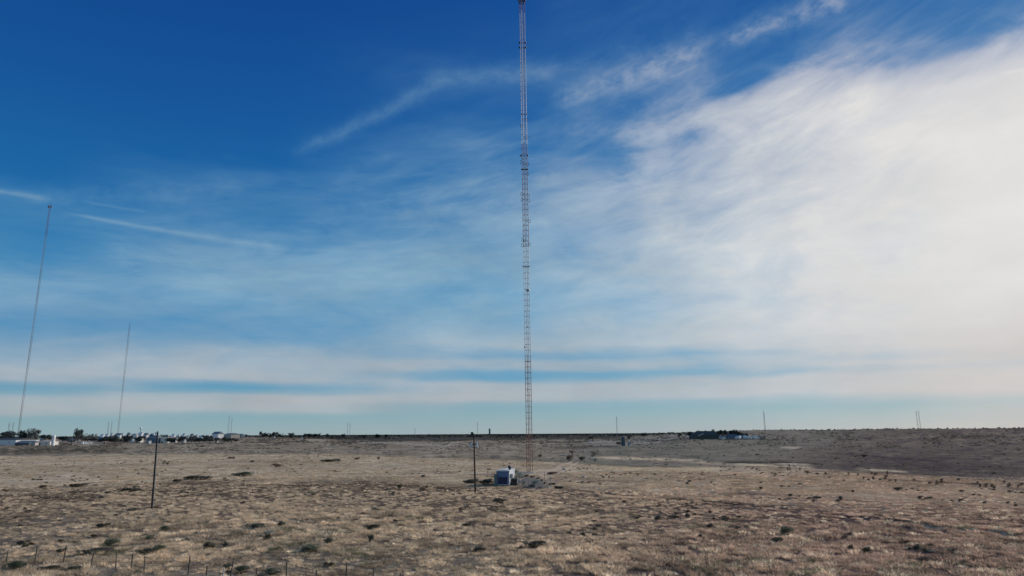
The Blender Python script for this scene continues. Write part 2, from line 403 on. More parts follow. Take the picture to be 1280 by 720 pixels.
def landcolor(x, y):
    px, k = pxk(x, y); py = horizon(px)+k
    n1 = fbm(x/35, y/35, 4); n2 = fbm(x/9+4, y/9, 4); n3 = fbm(x/130+2, y/130, 4); nf = fbm(px/22, py/2.2, 4); nf2 = fbm(px/7+5, py/1.3, 3)
    wob = (fbm(px/60, px*0+3.3, 4)-.5)*5
    a = interp(px, EDGE_A)+wob*.5; b = interp(px, EDGE_B)+wob*3
    def mixc(c, c2, m): return c*(1-m[..., None])+c2*m[..., None]
    m1 = np.ones(x.shape)
    near = mixc(np.zeros(x.shape+(3,))+C_ROUGH, C_PINK, sstep(px, 600, 1000))
    near = mixc(near, C_ROUGH*0.62, sstep(n2, .52, .72)*.8)
    near = mixc(near, C_STRAW*0.95, sstep(n1, .5, .68)*.6)
    straw = mixc(np.zeros(x.shape+(3,))+C_STRAW, C3(136,116,98), sstep(px, 700, 1200)*.8)
    straw = mixc(straw, C_STRAW*0.72, sstep(n1, .52, .72)*.6)
    straw = mixc(straw, C3(160,142,118), sstep(nf, .5, .7)*.35)
    near = near*np.array([.60,.64,.68])
    c = mixc(near, straw, sstep(b-py, -3, 6))
    scrub = mixc(np.zeros(x.shape+(3,))+C_SCRUB, C3(134,126,112), sstep(nf, .48, .66)*.7)
    scrub = mixc(scrub, C_DARKB, sstep(nf2, .55, .75)*.7)
    hill = mixc(np.zeros(x.shape+(3,))+C_HILL, C3(116,104,92), sstep(nf, .48, .66)*.7)
    hill = mixc(hill, C3(82,74,76), sstep(nf2, .5, .72)*.8)
    hill = mixc(hill, C3(56,52,54), np.exp(-((px-1130)/130)**2-((py-578)/10)**2)*.6)
    grey = mixc(np.zeros(x.shape+(3,))+C3(112,106,96), C3(94,94,84), sstep(nf, .45, .65)*.7)
    scrub = mixc(scrub, grey, sstep(px, 660, 780))
    far = mixc(scrub, hill, sstep(px+(py-560)*4, 930, 1080))
    tb = interp(px, [(-100,546),(300,545),(340,547),(420,550),(470,551),(560,551),(640,549),(720,549),(760,547),(860,544),(880,541),(1400,539)])
    far = mixc(far, C_DARKB*.8, sstep(tb-py+(nf2-.5)*3, -1, 1)*.9)
    far = mixc(far, C3(62,62,54), np.exp(-((px-70)/110)**4-((py-562)/4.2)**2)*.9*sstep(nf2,.25,.5))
    c = mixc(c, far, sstep(a-py+(nf-.5)*3, -.6, .6))
    for pts, th, cc_, st in STRIPS:
        p = np.array(pts, float); yc = np.interp(px, p[:, 0], p[:, 1]); inx = sstep(px, p[0, 0]-8, p[0, 0]+8)*(1-sstep(px, p[-1, 0]-8, p[-1, 0]+8))
        m = np.exp(-((py-yc)/th)**2*.8)*inx*st*sstep(nf2, .2, .45)
        c = mixc(c, cc_, m)
    d1 = pdist(x, y, GUL1)
    c = mixc(c, C3(176,154,128), np.exp(-(d1/1.9)**2)*.85*sstep(vnoise(x/3, y/3), .2, .6)*sstep(px, 1080, 1140))
    c = mixc(c, C_ROUGH*.6, np.exp(-((pdist(x, y, GUL2))/.9)**2)*.8)
    # worn bare ground round the mast and the shelter
    q = np.hypot((x-ZC[0])/9.0, (y-ZC[1])/20.0)
    c = mixc(c, C3(126,112,102), (1-sstep(q+(n2-.5)*.9, .5, 1.0))*.8)
    c = c*(1+(vnoise(x*1.7, y*1.7)[..., None]-.5)*.25)
    return c
ZC = at0(655, 600)

# ------------------------------------------------------------------ ground sheet
ks = list(np.arange(0.45, 24, 0.3))+list(np.arange(24, 260, 0.8))
rr = [F*EYE/k for k in ks]; r = rr[-1]
while r > 3: r *= 0.86; rr.append(r)
rr = np.array(sorted(rr))
azs = np.concatenate([np.arange(-180, -54, 3.0), np.arange(-54, 54, 0.17), np.arange(54, 180, 3.0)])
A_, R_ = np.meshgrid(np.radians(azs), rr)
gx = R_*np.sin(A_); gy = R_*np.cos(A_); gz = H(gx, gy)
nr, na = gx.shape
vcol = landcolor(gx, np.where(np.abs(A_) > 1.5, np.abs(gy)+1, gy))
verts = np.stack([gx, gy, gz], -1).reshape(-1, 3)
verts = np.vstack([verts, [[0, 0, float(gz[0].mean())]]])
I, J = np.meshgrid(np.arange(nr-1), np.arange(na), indexing='ij'); J2 = (J+1) % na
faces = np.stack([I*na+J, I*na+J2, (I+1)*na+J2, (I+1)*na+J], -1).reshape(-1, 4)[:, ::-1]
fan = np.array([(nr*na, (j+1) % na, j) for j in range(na)])
me = bpy.data.meshes.new('ground')
me.vertices.add(len(verts)); me.vertices.foreach_set('co', verts.ravel())
nl = faces.size+fan.size; me.loops.add(nl); me.loops.foreach_set('vertex_index', np.concatenate([faces.ravel(), fan[:, ::-1].ravel()]))
npoly = len(faces)+len(fan); me.polygons.add(npoly)
me.polygons.foreach_set('loop_start', np.concatenate([np.arange(len(faces))*4, len(faces)*4+np.arange(len(fan))*3]))
me.polygons.foreach_set('use_smooth', np.ones(npoly, bool))
me.update(calc_edges=True); me.validate()
ca = me.color_attributes.new('cover', 'FLOAT_COLOR', 'POINT')
cv = np.ones((len(verts), 4)); cv[:-1, :3] = vcol.reshape(-1, 3); cv[-1, :3] = C_ROUGH
ca.data.foreach_set('color', cv.ravel())
gm_ = bpy.data.materials.new('ground_cover'); gm_.use_nodes = True; t = gm_.node_tree; gg = G(t)
b = t.nodes['Principled BSDF']; b.inputs['Roughness'].default_value = 1.0; b.inputs['Specular IOR Level'].default_value = 0.0
at_n = t.nodes.new('ShaderNodeAttribute'); at_n.attribute_name = 'cover'
geo = t.nodes.new('ShaderNodeNewGeometry')
n1 = gg.noise(geo.outputs['Position'], 1.6, 6, 0.7); n2 = gg.noise(geo.outputs['Position'], 0.14, 6, 0.65); n3 = gg.noise(geo.outputs['Position'], 0.02, 6, 0.6)
c = gg.mix(1.0, at_n.outputs['Color'], gg.mix(gg.sm(n1, .3, .7), (.66,.64,.62), (1.3,1.3,1.3)), 'MULTIPLY')
c = gg.mix(1.0, c, gg.mix(gg.sm(n2, .35, .65), (.78,.77,.78), (1.16,1.15,1.13)), 'MULTIPLY')
c = gg.mix(1.0, c, gg.mix(gg.sm(n3, .35, .65), (.86,.86,.87), (1.1,1.09,1.07)), 'MULTIPLY')
t.links.new(c, b.inputs['Base Color'])
bp = t.nodes.new('ShaderNodeBump'); bp.inputs['Distance'].default_value = 0.25; bp.inputs['Strength'].default_value = 0.9
t.links.new(n1, bp.inputs['Height']); t.links.new(bp.outputs[0], b.inputs['Normal'])
me.materials.append(gm_)
go = bpy.data.objects.new('ground', me); COL.objects.link(go); tag(go, kind='structure')

def ribbon(name, A, w, m, lift):
    vs = []; fs = []; n = len(A)
    for i in range(n):
        d = A[min(i+1, n-1)]-A[max(i-1, 0)]; d = d/np.hypot(*d); nn = np.array([-d[1], d[0]])
        ww = w*(0.8+0.4*vnoise(np.array([i*0.31]), np.array([2.0]))[0])
        for s in (-1, -.33, .33, 1):
            p = A[i]+nn*s*ww/2; vs.append((p[0], p[1], hz(*p)+lift*(1 if abs(s) < .9 else .15)))
    for i in range(n-1):
        for j in range(3): fs.append((i*4+j, i*4+j+1, i*4+j+5, i*4+j+4))
    mb = MB(); mb.add(vs, fs); return tag(mb.build(name, m), kind='structure')
m_dirt = mat('pale_dirt', srgb(158,142,122, KA), 1.0, var=.25, scale=1.2)
m_dirt2 = mat('red_dirt', srgb(146,124,104, KA), 1.0, var=.25, scale=1.2)
ribbon('dirt_track', TRK1, 1.6, m_dirt, .06)
ribbon('dirt_track', TRK2, 1.4, m_dirt2, .07)
ribbon('dirt_track', TRK3, 1.2, m_dirt2, .06)

# ------------------------------------------------------------------ grass and scrub prototypes
m_inst = foliage_mat('dry_grass', trans=0.45)
m_inst_b = foliage_mat('scrub_leaf', trans=0.15)
def tuft(nb, rad_, h, spread, seed, w=0.028):
    R = random.Random(seed); mb = MB()
    for i in range(nb):
        a = R.uniform(0, 2*math.pi); r = rad_*math.sqrt(R.random()); bx, by = r*math.cos(a), r*math.sin(a)
        hh = h*R.uniform(.55, 1.1)*(1-.35*(r/rad_)**2); lean = spread*R.uniform(.3, 1.1)
        a2 = a+R.uniform(-.7, .7); dx, dy = math.cos(a2)*lean, math.sin(a2)*lean
        q = R.uniform(0, math.pi); wx, wy = math.cos(q)*w*R.uniform(.6, 1.3), math.sin(q)*w*R.uniform(.6, 1.3)
        p0 = (bx, by, -.05); p1 = (bx+dx*.45, by+dy*.45, hh*.62); p2 = (bx+dx, by+dy, hh)
        mb.add([(p0[0]-wx, p0[1]-wy, p0[2]), (p0[0]+wx, p0[1]+wy, p0[2]), (p1[0]+wx*.9, p1[1]+wy*.9, p1[2]), (p1[0]-wx*.9, p1[1]-wy*.9, p1[2]), p2], [(0,1,2,3),(3,2,4)])
    return mb
def leafball(n, rx, rz_, seed, size=.09, z0=.0, twigs=8, flat=.6):
    R = random.Random(seed); mb = MB()
    lobes = [(R.uniform(-.5, .5)*rx, R.uniform(-.5, .5)*rx, R.uniform(.35, .75)*rz_, R.uniform(.35, .6)) for _ in range(6)]
    for i in range(n):
        lx, ly, lz, lr = lobes[R.randrange(6)]
        u = Vector((R.gauss(0, 1), R.gauss(0, 1), R.gauss(0, 1))).normalized()*(R.random()**.35)*lr
        p = Vector((lx+u.x*rx, ly+u.y*rx, max(.02, lz+u.z*rz_*flat)+z0))
        a = Vector((R.gauss(0, 1), R.gauss(0, 1), R.gauss(0, .6))).normalized()*size*R.uniform(.6, 1.5)
        b_ = a.orthogonal().normalized()*size*R.uniform(.4, .9)
        mb.add([p-a, p+b_, p+a, p-b_], [(0,1,2,3)])
    for i in range(twigs):
        lx, ly, lz, lr = lobes[i % 6]
        mb.tube((lx*.1, ly*.1, -.1), (lx, ly, lz+z0), .03*rx, .01*rx, 3, caps=False)
    return mb
protos = {}
pcol = bpy.data.collections.new('prototype_plants')
def proto(name, mb, m):
    o = mb.build(name, m); COL.objects.unlink(o); pcol.objects.link(o); return o
for i in range(4): proto('a_tuft_%d' % i, tuft(70, .40, .36, .30, 20+i, .017), m_inst)
for i in range(2): proto('b_lowtuft_%d' % i, tuft(60, .46, .24, .24, 40+i, .025), m_inst)
for i in range(3): proto('c_bush_%d' % i, leafball(150, .55, .75, 60+i, .10), m_inst_b)
for i in range(3): proto('d_tree_%d' % i, leafball(160, 2.0, 3.6, 80+i, .42, .3), m_inst_b)
def scatter(name, P, rot, scl, col, idx, label=None, cat=None):
    me = bpy.data.meshes.new(name); me.vertices.add(len(P)); me.vertices.foreach_set('co', np.asarray(P, float).ravel())
    a = me.attributes.new('rotz', 'FLOAT_VECTOR', 'POINT'); a.data.foreach_set('vector', np.asarray(rot, float).ravel())
    a = me.attributes.new('scl', 'FLOAT_VECTOR', 'POINT'); a.data.foreach_set('vector', np.asarray(scl, float).ravel())
    a = me.attributes.new('col', 'FLOAT_COLOR', 'POINT'); a.data.foreach_set('color', np.c_[col, np.ones(len(P))].ravel())
    a = me.attributes.new('pick', 'INT', 'POINT'); a.data.foreach_set('value', np.asarray(idx, np.int32))
    o = bpy.data.objects.new(name, me); COL.objects.link(o)
    ng = bpy.data.node_groups.new(name, 'GeometryNodeTree')
    ng.interface.new_socket('Geometry', in_out='INPUT', socket_type='NodeSocketGeometry')
    ng.interface.new_socket('Geometry', in_out='OUTPUT', socket_type='NodeSocketGeometry')
    N = ng.nodes; L = ng.links
    gi = N.new('NodeGroupInput'); gout = N.new('NodeGroupOutput'); ip = N.new('GeometryNodeInstanceOnPoints')
    ci = N.new('GeometryNodeCollectionInfo'); ci.inputs['Collection'].default_value = pcol
    ci.inputs['Separate Children'].default_value = True; ci.inputs['Reset Children'].default_value = True
    def na_(nm, ty):
        q = N.new('GeometryNodeInputNamedAttribute'); q.data_type = ty; q.inputs['Name'].default_value = nm; return q.outputs['Attribute']
    L.new(gi.outputs[0], ip.inputs['Points']); L.new(ci.outputs[0], ip.inputs['Instance'])
    ip.inputs['Pick Instance'].default_value = True
    L.new(na_('pick', 'INT'), ip.inputs['Instance Index']); L.new(na_('rotz', 'FLOAT_VECTOR'), ip.inputs['Rotation']); L.new(na_('scl', 'FLOAT_VECTOR'), ip.inputs['Scale'])
    L.new(ip.outputs[0], gout.inputs[0])
    md = o.modifiers.new('scatter', 'NODES'); md.node_group = ng
    return tag(o, label, cat, kind='stuff')

def sample(n, r0, r1, a0=-50, a1=50, pw=1.0):
    u = RNG.random(n); r = (r0**(2*pw)+(r1**(2*pw)-r0**(2*pw))*u)**(1/(2*pw)); a = np.radians(RNG.uniform(a0, a1, n))
    return r*np.sin(a), r*np.cos(a)
def keep_off(x, y):
    k = np.ones(len(x), bool)
    for A, w in ((TRK1, 1.1), (TRK2, .9), (TRK3, .9), (GUL1, .9)): k &= pdist(x, y, A) > w
    q = np.hypot((x-ZC[0])/6.5, (y-ZC[1])/13.0); k &= q > .7+RNG.random(len(x))*.5
    return k
# near rough bunch grass
x, y = sample(88000, 34, 185, pw=.66)
dens = .5*fbm(x/3.2+4, y/3.2, 3)+.5*vnoise(x/1.1, y/1.1+3); big = fbm(x/30+1, y/30+9, 3)
k = keep_off(x, y) & (dens+RNG.random(len(x))*.3 > .58)
x, y, dens, big = x[k], y[k], dens[k], big[k]
px, kk = pxk(x, y); py = horizon(px)+kk; inB = sstep(interp(px, EDGE_B)-py, -8, 6)
cc_ = landcolor(x, y)*0.0
tan = C3(176,160,138); pale = C3(200,186,164); pinkb = C3(160,138,122); olive = C3(128,122,100); brown = C3(104,84,76); green = C3(92,94,74)
rn = RNG.random(len(x)); warmth = sstep(px, 560, 1050)
cc_ = tan[None]*(1-warmth[:, None])+pinkb[None]*warmth[:, None]*1.05
sel = fbm(x/5, y/5+30, 3)
cc_ = np.where((sel > .58)[:, None], cc_*.62+brown*.2, cc_)
cc_ = np.where((rn < .12)[:, None], pale[None], cc_); cc_ = np.where((rn > .96)[:, None], olive[None], cc_)
gz_ = fbm(x/11+50, y/11, 3)
cc_ = np.where(((gz_ > .68) & (rn > .6) & (inB < .5))[:, None], (green*.5+olive*.5)[None], cc_)
mv = .25*vnoise(x/.9+9, y/1.1)+.35*RNG.random(len(x))+.18*vnoise(x/2.1+9, y/3+40)+.22*fbm(x/7+2, y/9, 3)
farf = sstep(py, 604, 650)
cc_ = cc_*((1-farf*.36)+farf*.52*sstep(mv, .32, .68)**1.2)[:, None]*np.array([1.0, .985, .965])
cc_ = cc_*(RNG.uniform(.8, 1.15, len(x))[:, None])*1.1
s = RNG.uniform(.38, .95, len(x))*(.75+.6*sstep(big, .35, .65))*(1-.4*inB)
idx = np.where(rn < .75, RNG.integers(0, 4, len(x)), RNG.integers(4, 6, len(x)))
idx = np.where(inB > .6, RNG.integers(4, 6, len(x)), idx)
rot = np.zeros((len(x), 3)); rot[:, 2] = RNG.uniform(0, 6.28, len(x)); rot[:, 0] = RNG.normal(0, .1, len(x)); rot[:, 1] = RNG.normal(-.05, .1, len(x))
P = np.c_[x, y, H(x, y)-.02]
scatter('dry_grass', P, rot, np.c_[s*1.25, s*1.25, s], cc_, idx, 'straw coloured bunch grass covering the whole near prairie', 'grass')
# straw field further out
x, y = sample(30000, 130, 420, pw=.55)
px, kk = pxk(x, y); py = horizon(px)+kk
k = keep_off(x, y) & (py > interp(px, EDGE_A)-.3) & (fbm(x/14, y/14, 3) > .42)
x, y, px, py = x[k], y[k], px[k], py[k]
c3 = landcolor(x, y)*1.12*(RNG.uniform(.75, 1.15, len(x))[:, None]); s = RNG.uniform(.7, 1.5, len(x))
rot = np.zeros((len(x), 3)); rot[:, 2] = RNG.uniform(0, 6.28, len(x))
scatter('field_grass', np.c_[x, y, H(x, y)-.02], rot, np.c_[s*1.3, s*1.3, s*.8], c3, RNG.integers(4, 6, len(x)), 'short pale grass of the smooth middle field behind the mast', 'grass')
# low weeds: dark specks through the field
x, y = sample(26000, 40, 420, pw=.6)
px, kk = pxk(x, y); py = horizon(px)+kk
k = keep_off(x, y) & (py > interp(px, EDGE_A)) & (fbm(x/18+7, y/18, 4) > .5) & (fbm(x/4+7, y/5, 3) > .585)
x, y = x[k], y[k]; rn = RNG.random(len(x))[:, None]
c3 = np.where(rn < .35, C3(84,84,68)[None], np.where(rn < .7, C3(104,88,76)[None], C3(118,112,96)[None]))*(RNG.uniform(.7, 1.15, len(x))[:, None])
s = .25+.6*RNG.random(len(x))**2; rot = np.zeros((len(x), 3)); rot[:, 2] = RNG.uniform(0, 6.28, len(x))
scatter('low_weeds', np.c_[x, y, H(x, y)-.03], rot, np.c_[s*1.2, s*1.2, s*.65], c3, RNG.integers(6, 9, len(x)), 'low dark weeds and twiggy brush scattered through the grass', 'weeds')
# scrub beyond the field
x, y = sample(110000, 190, 2600, pw=.55)
px, kk = pxk(x, y); py = horizon(px)+kk
cl = fbm(px/25, py/2.5, 4)
k = (py < interp(px, EDGE_A)-1) & (.6*cl+.4*fbm(px/5, py/1.1, 3)+RNG.random(len(x))*.14 > .6) & ((px > 640) | (py < 566))
x, y = x[k], y[k]; r = np.hypot(x, y); px = px[k]
c3 = np.where((RNG.random(len(x)) < .45)[:, None], C3(98,93,82)[None], C3(116,104,94)[None])*(RNG.uniform(.7, 1.3, len(x))[:, None])
s = (.35+1.0*RNG.random(len(x))**3)*np.clip(r/450, .8, 2.2); rot = np.zeros((len(x), 3)); rot[:, 2] = RNG.uniform(0, 6.28, len(x))
scatter('distant_scrub', np.c_[x, y, H(x, y)-.1], rot, np.c_[s*1.5, s*1.5, s*.5], c3, RNG.integers(6, 9, len(x)), 'grey brown mesquite scrub covering the land beyond the field', 'scrub')
# wooded skyline
x, y = sample(15000, 1500, 6500, -50, 50, pw=.6)
px, kk = pxk(x, y); r = np.hypot(x, y)
k = (fbm(px/40+3, r/700, 4)+RNG.random(len(x))*.25 > .5) & ((px < 9000)) & ~((px > 860) & (r < 2350))
x, y, r = x[k], y[k], r[k]
c3 = (C3(50,56,50)[None])*(RNG.uniform(.7, 1.4, len(x))[:, None]); s = (.5+1.1*RNG.random(len(x))**4)*np.clip(r/3200, .7, 1.15)*np.where(px[k] > 860, 1.0, 1.15); rot = np.zeros((len(x), 3)); rot[:, 2] = RNG.uniform(0, 6.28, len(x))
scatter('distant_woodland', np.c_[x, y, H(x, y)-.3], rot, np.c_[s*1.7, s*1.7, s*.95], c3, RNG.integers(9, 12, len(x)), 'dark wooded band running along the flat horizon', 'woodland')

# ------------------------------------------------------------------ the main lattice mast
m_red = mat('aviation_red_paint', (.22, .07, .05), .65, var=.25)
m_white = mat('aviation_white_paint', (.5, .51, .52), .5, var=.12)
m_steel = mat('galvanised_steel', (.30, .31, .32), .45, .6, var=.2)
m_dark = mat('weathered_dark_metal', (.035, .038, .045), .6, .3, var=.3)
m_conc = mat('concrete', (.42, .40, .37), .95, var=.2, bump=.01)
def lattice(root, bands, face, bay, rl, rb, parent=None, lean=0):
    ctr = [(face/math.sqrt(3)*math.sin(a), face/math.sqrt(3)*math.cos(a)) for a in (rad(180+8), rad(300+8), rad(60+8))]
    for z0, z1, m in bands:
        for cx, cy in ctr:
            b_ = MB(); b_.tube((cx, cy, z0), (cx, cy, z1-.01), rl, n=6); b_.build('leg', m, root)
        b_ = MB(); n = max(1, round((z1-z0)/bay)); st = (z1-z0)/n
        for i in range(n):
            za = z0+i*st; zb = za+st
            for j in range(3):
                p, q = ctr[j], ctr[(j+1) % 3]
                b_.tube((*p, za+.02), (*q, za+.02), rb, n=4, caps=False)
                if i % 2: p, q = q, p
                b_.tube((*p, za), (*q, zb), rb*.4, n=3, caps=False)
        tag(b_.build('bracing', m, root), kind='stuff')
    return ctr
tb = at(662, 591.5); BASEZ = tb.z
mast = thing('lattice_mast', 'tall red and white steel lattice mast rising out of the prairie beside the small shelter', 'mast', tb)
mast.rotation_euler = (0, rad(-.36), 0)
ctr = lattice(mast, [(.5,31,m_red),(31,62,m_white),(62,93,m_red),(93,136,m_white),(136,160,m_red)], 1.5, 1.55, .075, .042)
b_ = MB(); b_.lathe((0,0,-.2), [(1.5,0),(1.5,.45),(1.35,.5)], 10); b_.build('footing', m_conc, mast)
b_ = MB(); b_.tube((.25,.35,.4), (.25,.35,150), .05, n=5); b_.tube((-.1,.5,.4), (-.1,.5,120), .035, n=5); b_.build('cable_run', m_dark, mast)
def Zof(py, px=657):
    d = ray(px, py); s = math.hypot(tb.x, tb.y)/math.hypot(d.x, d.y); return d.z*s+EYE-tb.z
def ring(z, ox, r=.42):
    b = MB(); n = 12
    for k in range(n):
        a0, a1 = 2*math.pi*k/n, 2*math.pi*(k+1)/n
        if k == 9: continue
        b.tube((ox+r*.75*math.cos(a0), -.2+.15*math.sin(a0), z+r*math.sin(a0)*1.3), (ox+r*.75*math.cos(a1), -.2+.15*math.sin(a1), z+r*math.sin(a1)*1.3), .06, n=5)
    b.tube((0, 0, z), (ox-math.copysign(r*.7, ox), -.2, z), .05, n=4)
    tag(b.build('ring_antenna', m_dark, mast))
def podm(z, ox, s=.2):
    b = MB(); b.lathe((ox, -.3, z-s), [(s*.4,0),(s,.3*s),(s,1.7*s),(s*.4,2*s)], 8); b.tube((0, 0, z), (ox, -.3, z), .04, n=4); b.build('antenna', m_dark, mast)
for y_, xs in ((54,(-.85,.85)),(60,(-.9,.9)),(62,(-.1,)),(195,(-.95,.9)),(143,(-.6,.8)),(2,(-.9,-.3,.4,.9)),(5,(-.6,.6)),(302,(-.5,)),(409,(0,)),(434,(-.75,))):
    for ox in xs: podm(Zof(y_), ox, .27 if y_ < 10 or y_ in (54,60,195) else .18)
for y_, ox in ((150,.95),(158,-.75),(172,.9),(203,-.95),(206,.95),(218,.9),(243,-.95),(245,1.0),(250,-.9),(251,1.05),(277,1.1),(300,-.9),(306,.95),(307,-1.0)): ring(Zof(y_), ox)
for y_ in (212,333,452):
    b_ = MB(); z = Zof(y_); b_.box((0,-.1,z), (2.1 if y_ < 340 else 1.6,.7,.07)); b_.build('platform', m_dark, mast)
b_ = MB(); z = Zof(363.5)
for k in range(3): b_.tube((.35,-.95+.14*k,z), (.35,-.81+.14*k,z), .34+.04*k, .40, 14)
b_.build('dish_antenna', m_steel, mast)
for y_ in (360,368,409): pass

# ------------------------------------------------------------------ far masts
m_fr = mat('faded_dark_red_paint', (.13,.05,.04), .7); m_fw = mat('faded_grey_paint', (.22,.22,.23), .7)
def far_mast(px, ybase, d, ytop, face, label, bands=6, lean=0.0, group=None, rl=None, base_col=m_red):
    p = at_d(px, d)
    h = None
    dr = None
    # height from the elevation of its top in the photograph
    az = math.atan2(p.x, p.y); best = None
    for xx in range(int(px)-60, int(px)+61):
        r_ = ray(xx, ytop); e = abs(math.atan2(r_.x, r_.y)-az)
        if best is None or e < best[0]: best = (e, r_)
    r_ = best[1]; h = r_.z/math.hypot(r_.x, r_.y)*d+EYE-p.z
    o = thing('radio_mast', label, 'mast', p, group=group)
    rl = (rl or face*.14)*.42
    bs = [(h*i/bands, h*(i+1)/bands, (m_fr if (bands-i) % 2 else m_fw)) for i in range(bands)]
    lattice(o, bs, face, face*1.6, rl, rl*.55)
    b_ = MB(); b_.tube((0,0,h), (0,0,h+face*2.2), rl*.8, n=5); b_.build('antenna', m_dark, o)
    o.rotation_euler = (0, rad(lean), 0); return o, h
m1, h1 = far_mast(22.5, 541, 1150, 256, 2.0, 'very tall thin mast at the far left behind the village, its top by a contrail', 7, lean=-.15, rl=.32)
for s in (-1, 1):
    b_ = MB(); b_.box((s*1.9,0,h1-3), (1.2,1.2,3.4)); b_.build('antenna', m_dark, m1)
m2, h2 = far_mast(147, 541, 1700, 409, 2.6, 'thin mast behind the village left of the leaning bare pole', 5, lean=-.2, rl=.36)
b_ = MB(); b_.tube((0,0,h2), (0,0,h2+9), .35, n=5); b_.build('top_pole', m_dark, m2)
FM = [(9.5,529,2600,'leftmost short distant mast of the pair by the left frame edge'),(14.5,529,2700,'second short distant mast from the left frame edge'),
 (134,528,3000,'left one of two short masts beside the thin village mast'),(138,528,3000,'right one of two short masts just left of the thin village mast'),
 (284.6,520,2500,'distant mast above the village sheds, left of a close pair'),(288.2,523,2600,'distant mast above the village sheds, right of a close pair'),
 (434,529,3600,'left one of two faint masts on the horizon left of centre'),(437,529,3700,'right one of two faint masts on the horizon left of centre'),
 (518.5,536,4200,'very short faint mast left of the utility pole on the horizon'),(596.8,528,3000,'faint distant mast just right of the utility pole top'),
 (771.5,521,2600,'slim distant mast above the dark tank house right of the main mast'),
 (1149,514,3000,'left mast of the two on the right skyline'),(1152,514,3050,'right mast of the two on the right skyline')]
for px, yt, d, lb in FM: far_mast(px, 541, d, yt, 2.6, lb, 4, rl=.55 if px != 518.5 else .7)
far_mast(957, 541, 2100, 515, 2.9, 'thick distant mast on the skyline right of the farm buildings', 3, rl=.62)
# water tower in the village
p = at_d(175, 1900); o = thing('water_tower', 'pale round water tower standing high over the village roofs', 'water tower', p)
h = 19; b_ = MB(); b_.lathe((0,0,h), [(.6,0),(2.2,1.1),(2.7,2.8),(2.2,4.8),(.6,5.8)], 14); b_.build('tank', mat('tank_paint', (.66,.72,.76), .5), o, True)
b_ = MB(); b_.lathe((0,0,0), [(1.9,0),(1.0,3),(.8,h)], 10); b_.build('pedestal', mat('tank_leg_paint', (.3,.35,.4), .5), o)
# tall block far away behind
p = at_d(612, 5200); o = thing('high_rise', 'lone grey tower block on the horizon right of the utility pole', 'building', p)
b_ = MB(); b_.box((0,0,23), (13,13,46)); b_.build('wall', mat('far_block', (.2,.22,.24), .8), o)
b_ = MB(); b_.box((0,0,47.5), (6,6,3)); b_.build('roof', mat('far_block_roof', (.2,.2,.2), .8), o)
wm = mat('dark_glass', (.05,.06,.07), .2)
for r_ in range(6):
    b_ = MB(); b_.box((0,-6.55,6+r_*6.4), (10,.12,1.8)); b_.build('window', wm, o)

# ------------------------------------------------------------------ poles
m_wood = mat('weathered_pole_wood', (.045,.036,.03), .9, var=.35, scale=2, bump=.01)
m_post = mat('grey_fence_wood', (.10,.085,.07), .9, var=.4, scale=4)
m_can = mat('transformer_paint', (.55,.58,.60), .5, var=.12)
p = at(594.2, 616.3); o = thing('utility_pole', 'wooden utility pole with two pale transformer cans left of the white shelter', 'utility pole', p)
o.rotation_euler = (0, rad(-1.9), 0); hp = 10.0
b_ = MB(); b_.tube((0,0,-.4), (0,0,hp), .17, .11, 8); b_.build('pole', m_wood, o)
b_ = MB(); b_.box((.1,-.16,hp-.5), (2.7,.16,.2), rad(8)); b_.build('crossarm', m_wood, o)
for dx in (-.8,-.35,.75):
    b_ = MB(); b_.lathe((dx,-.16,hp-.38), [(.06,0),(.09,.1),(.05,.2),(.08,.26)], 8); b_.build('insulator', m_dark, o)
b_ = MB(); b_.box((-.3,0,hp+.05), (.45,.3,.45)); b_.build('cutout_bracket', m_dark, o)
for s in (-1, 1):
    b_ = MB(); b_.lathe((s*.48,-.1,hp-2.35), [(.15,0),(.19,.06),(.19,.75),(.15,.82),(.05,.86)], 10); c_ = b_.build('transformer', m_can, o)
    b_ = MB(); b_.tube((s*.48,-.1,hp-1.48), (s*.48,-.1,hp-1.25), .04, n=5); b_.build('bushing', m_dark, c_)
b_ = MB(); b_.box((0,-.1,hp-1.8), (1.3,.1,.1)); b_.box((0,-.1,hp-2.35), (.9,.1,.08)); b_.build('bracket', m_dark, o)
b_ = MB()
for s in (-1, 1):
    for k in range(5):
        a0, a1 = k/5, (k+1)/5; f_ = lambda a: (s*(.48+.5*math.sin(a*2.6)), -.1, hp-1.4-1.5*a)
        b_.tube(f_(a0), f_(a1), .035, n=4)
b_.build('cable', m_dark, o)
p = at(189.8, 636.5); o = thing('wooden_pole', 'bare leaning wooden pole without arms standing in the grass on the left', 'pole', p)
o.rotation_euler = (0, rad(-1.4), 0)
b_ = MB(); b_.tube((0,0,-.4), (0,0,10.45), .16, .115, 8); b_.build('pole', m_wood, o)
b_ = MB(); b_.lathe((0,0,10.45), [(.15,0),(.15,.1),(.04,.2)], 8); b_.build('cap', m_steel, o)
b_ = MB(); b_.tube((.16,-.05,.1), (.12,-.05,10.2), .018, n=4); b_.build('ground_wire', m_can, o)

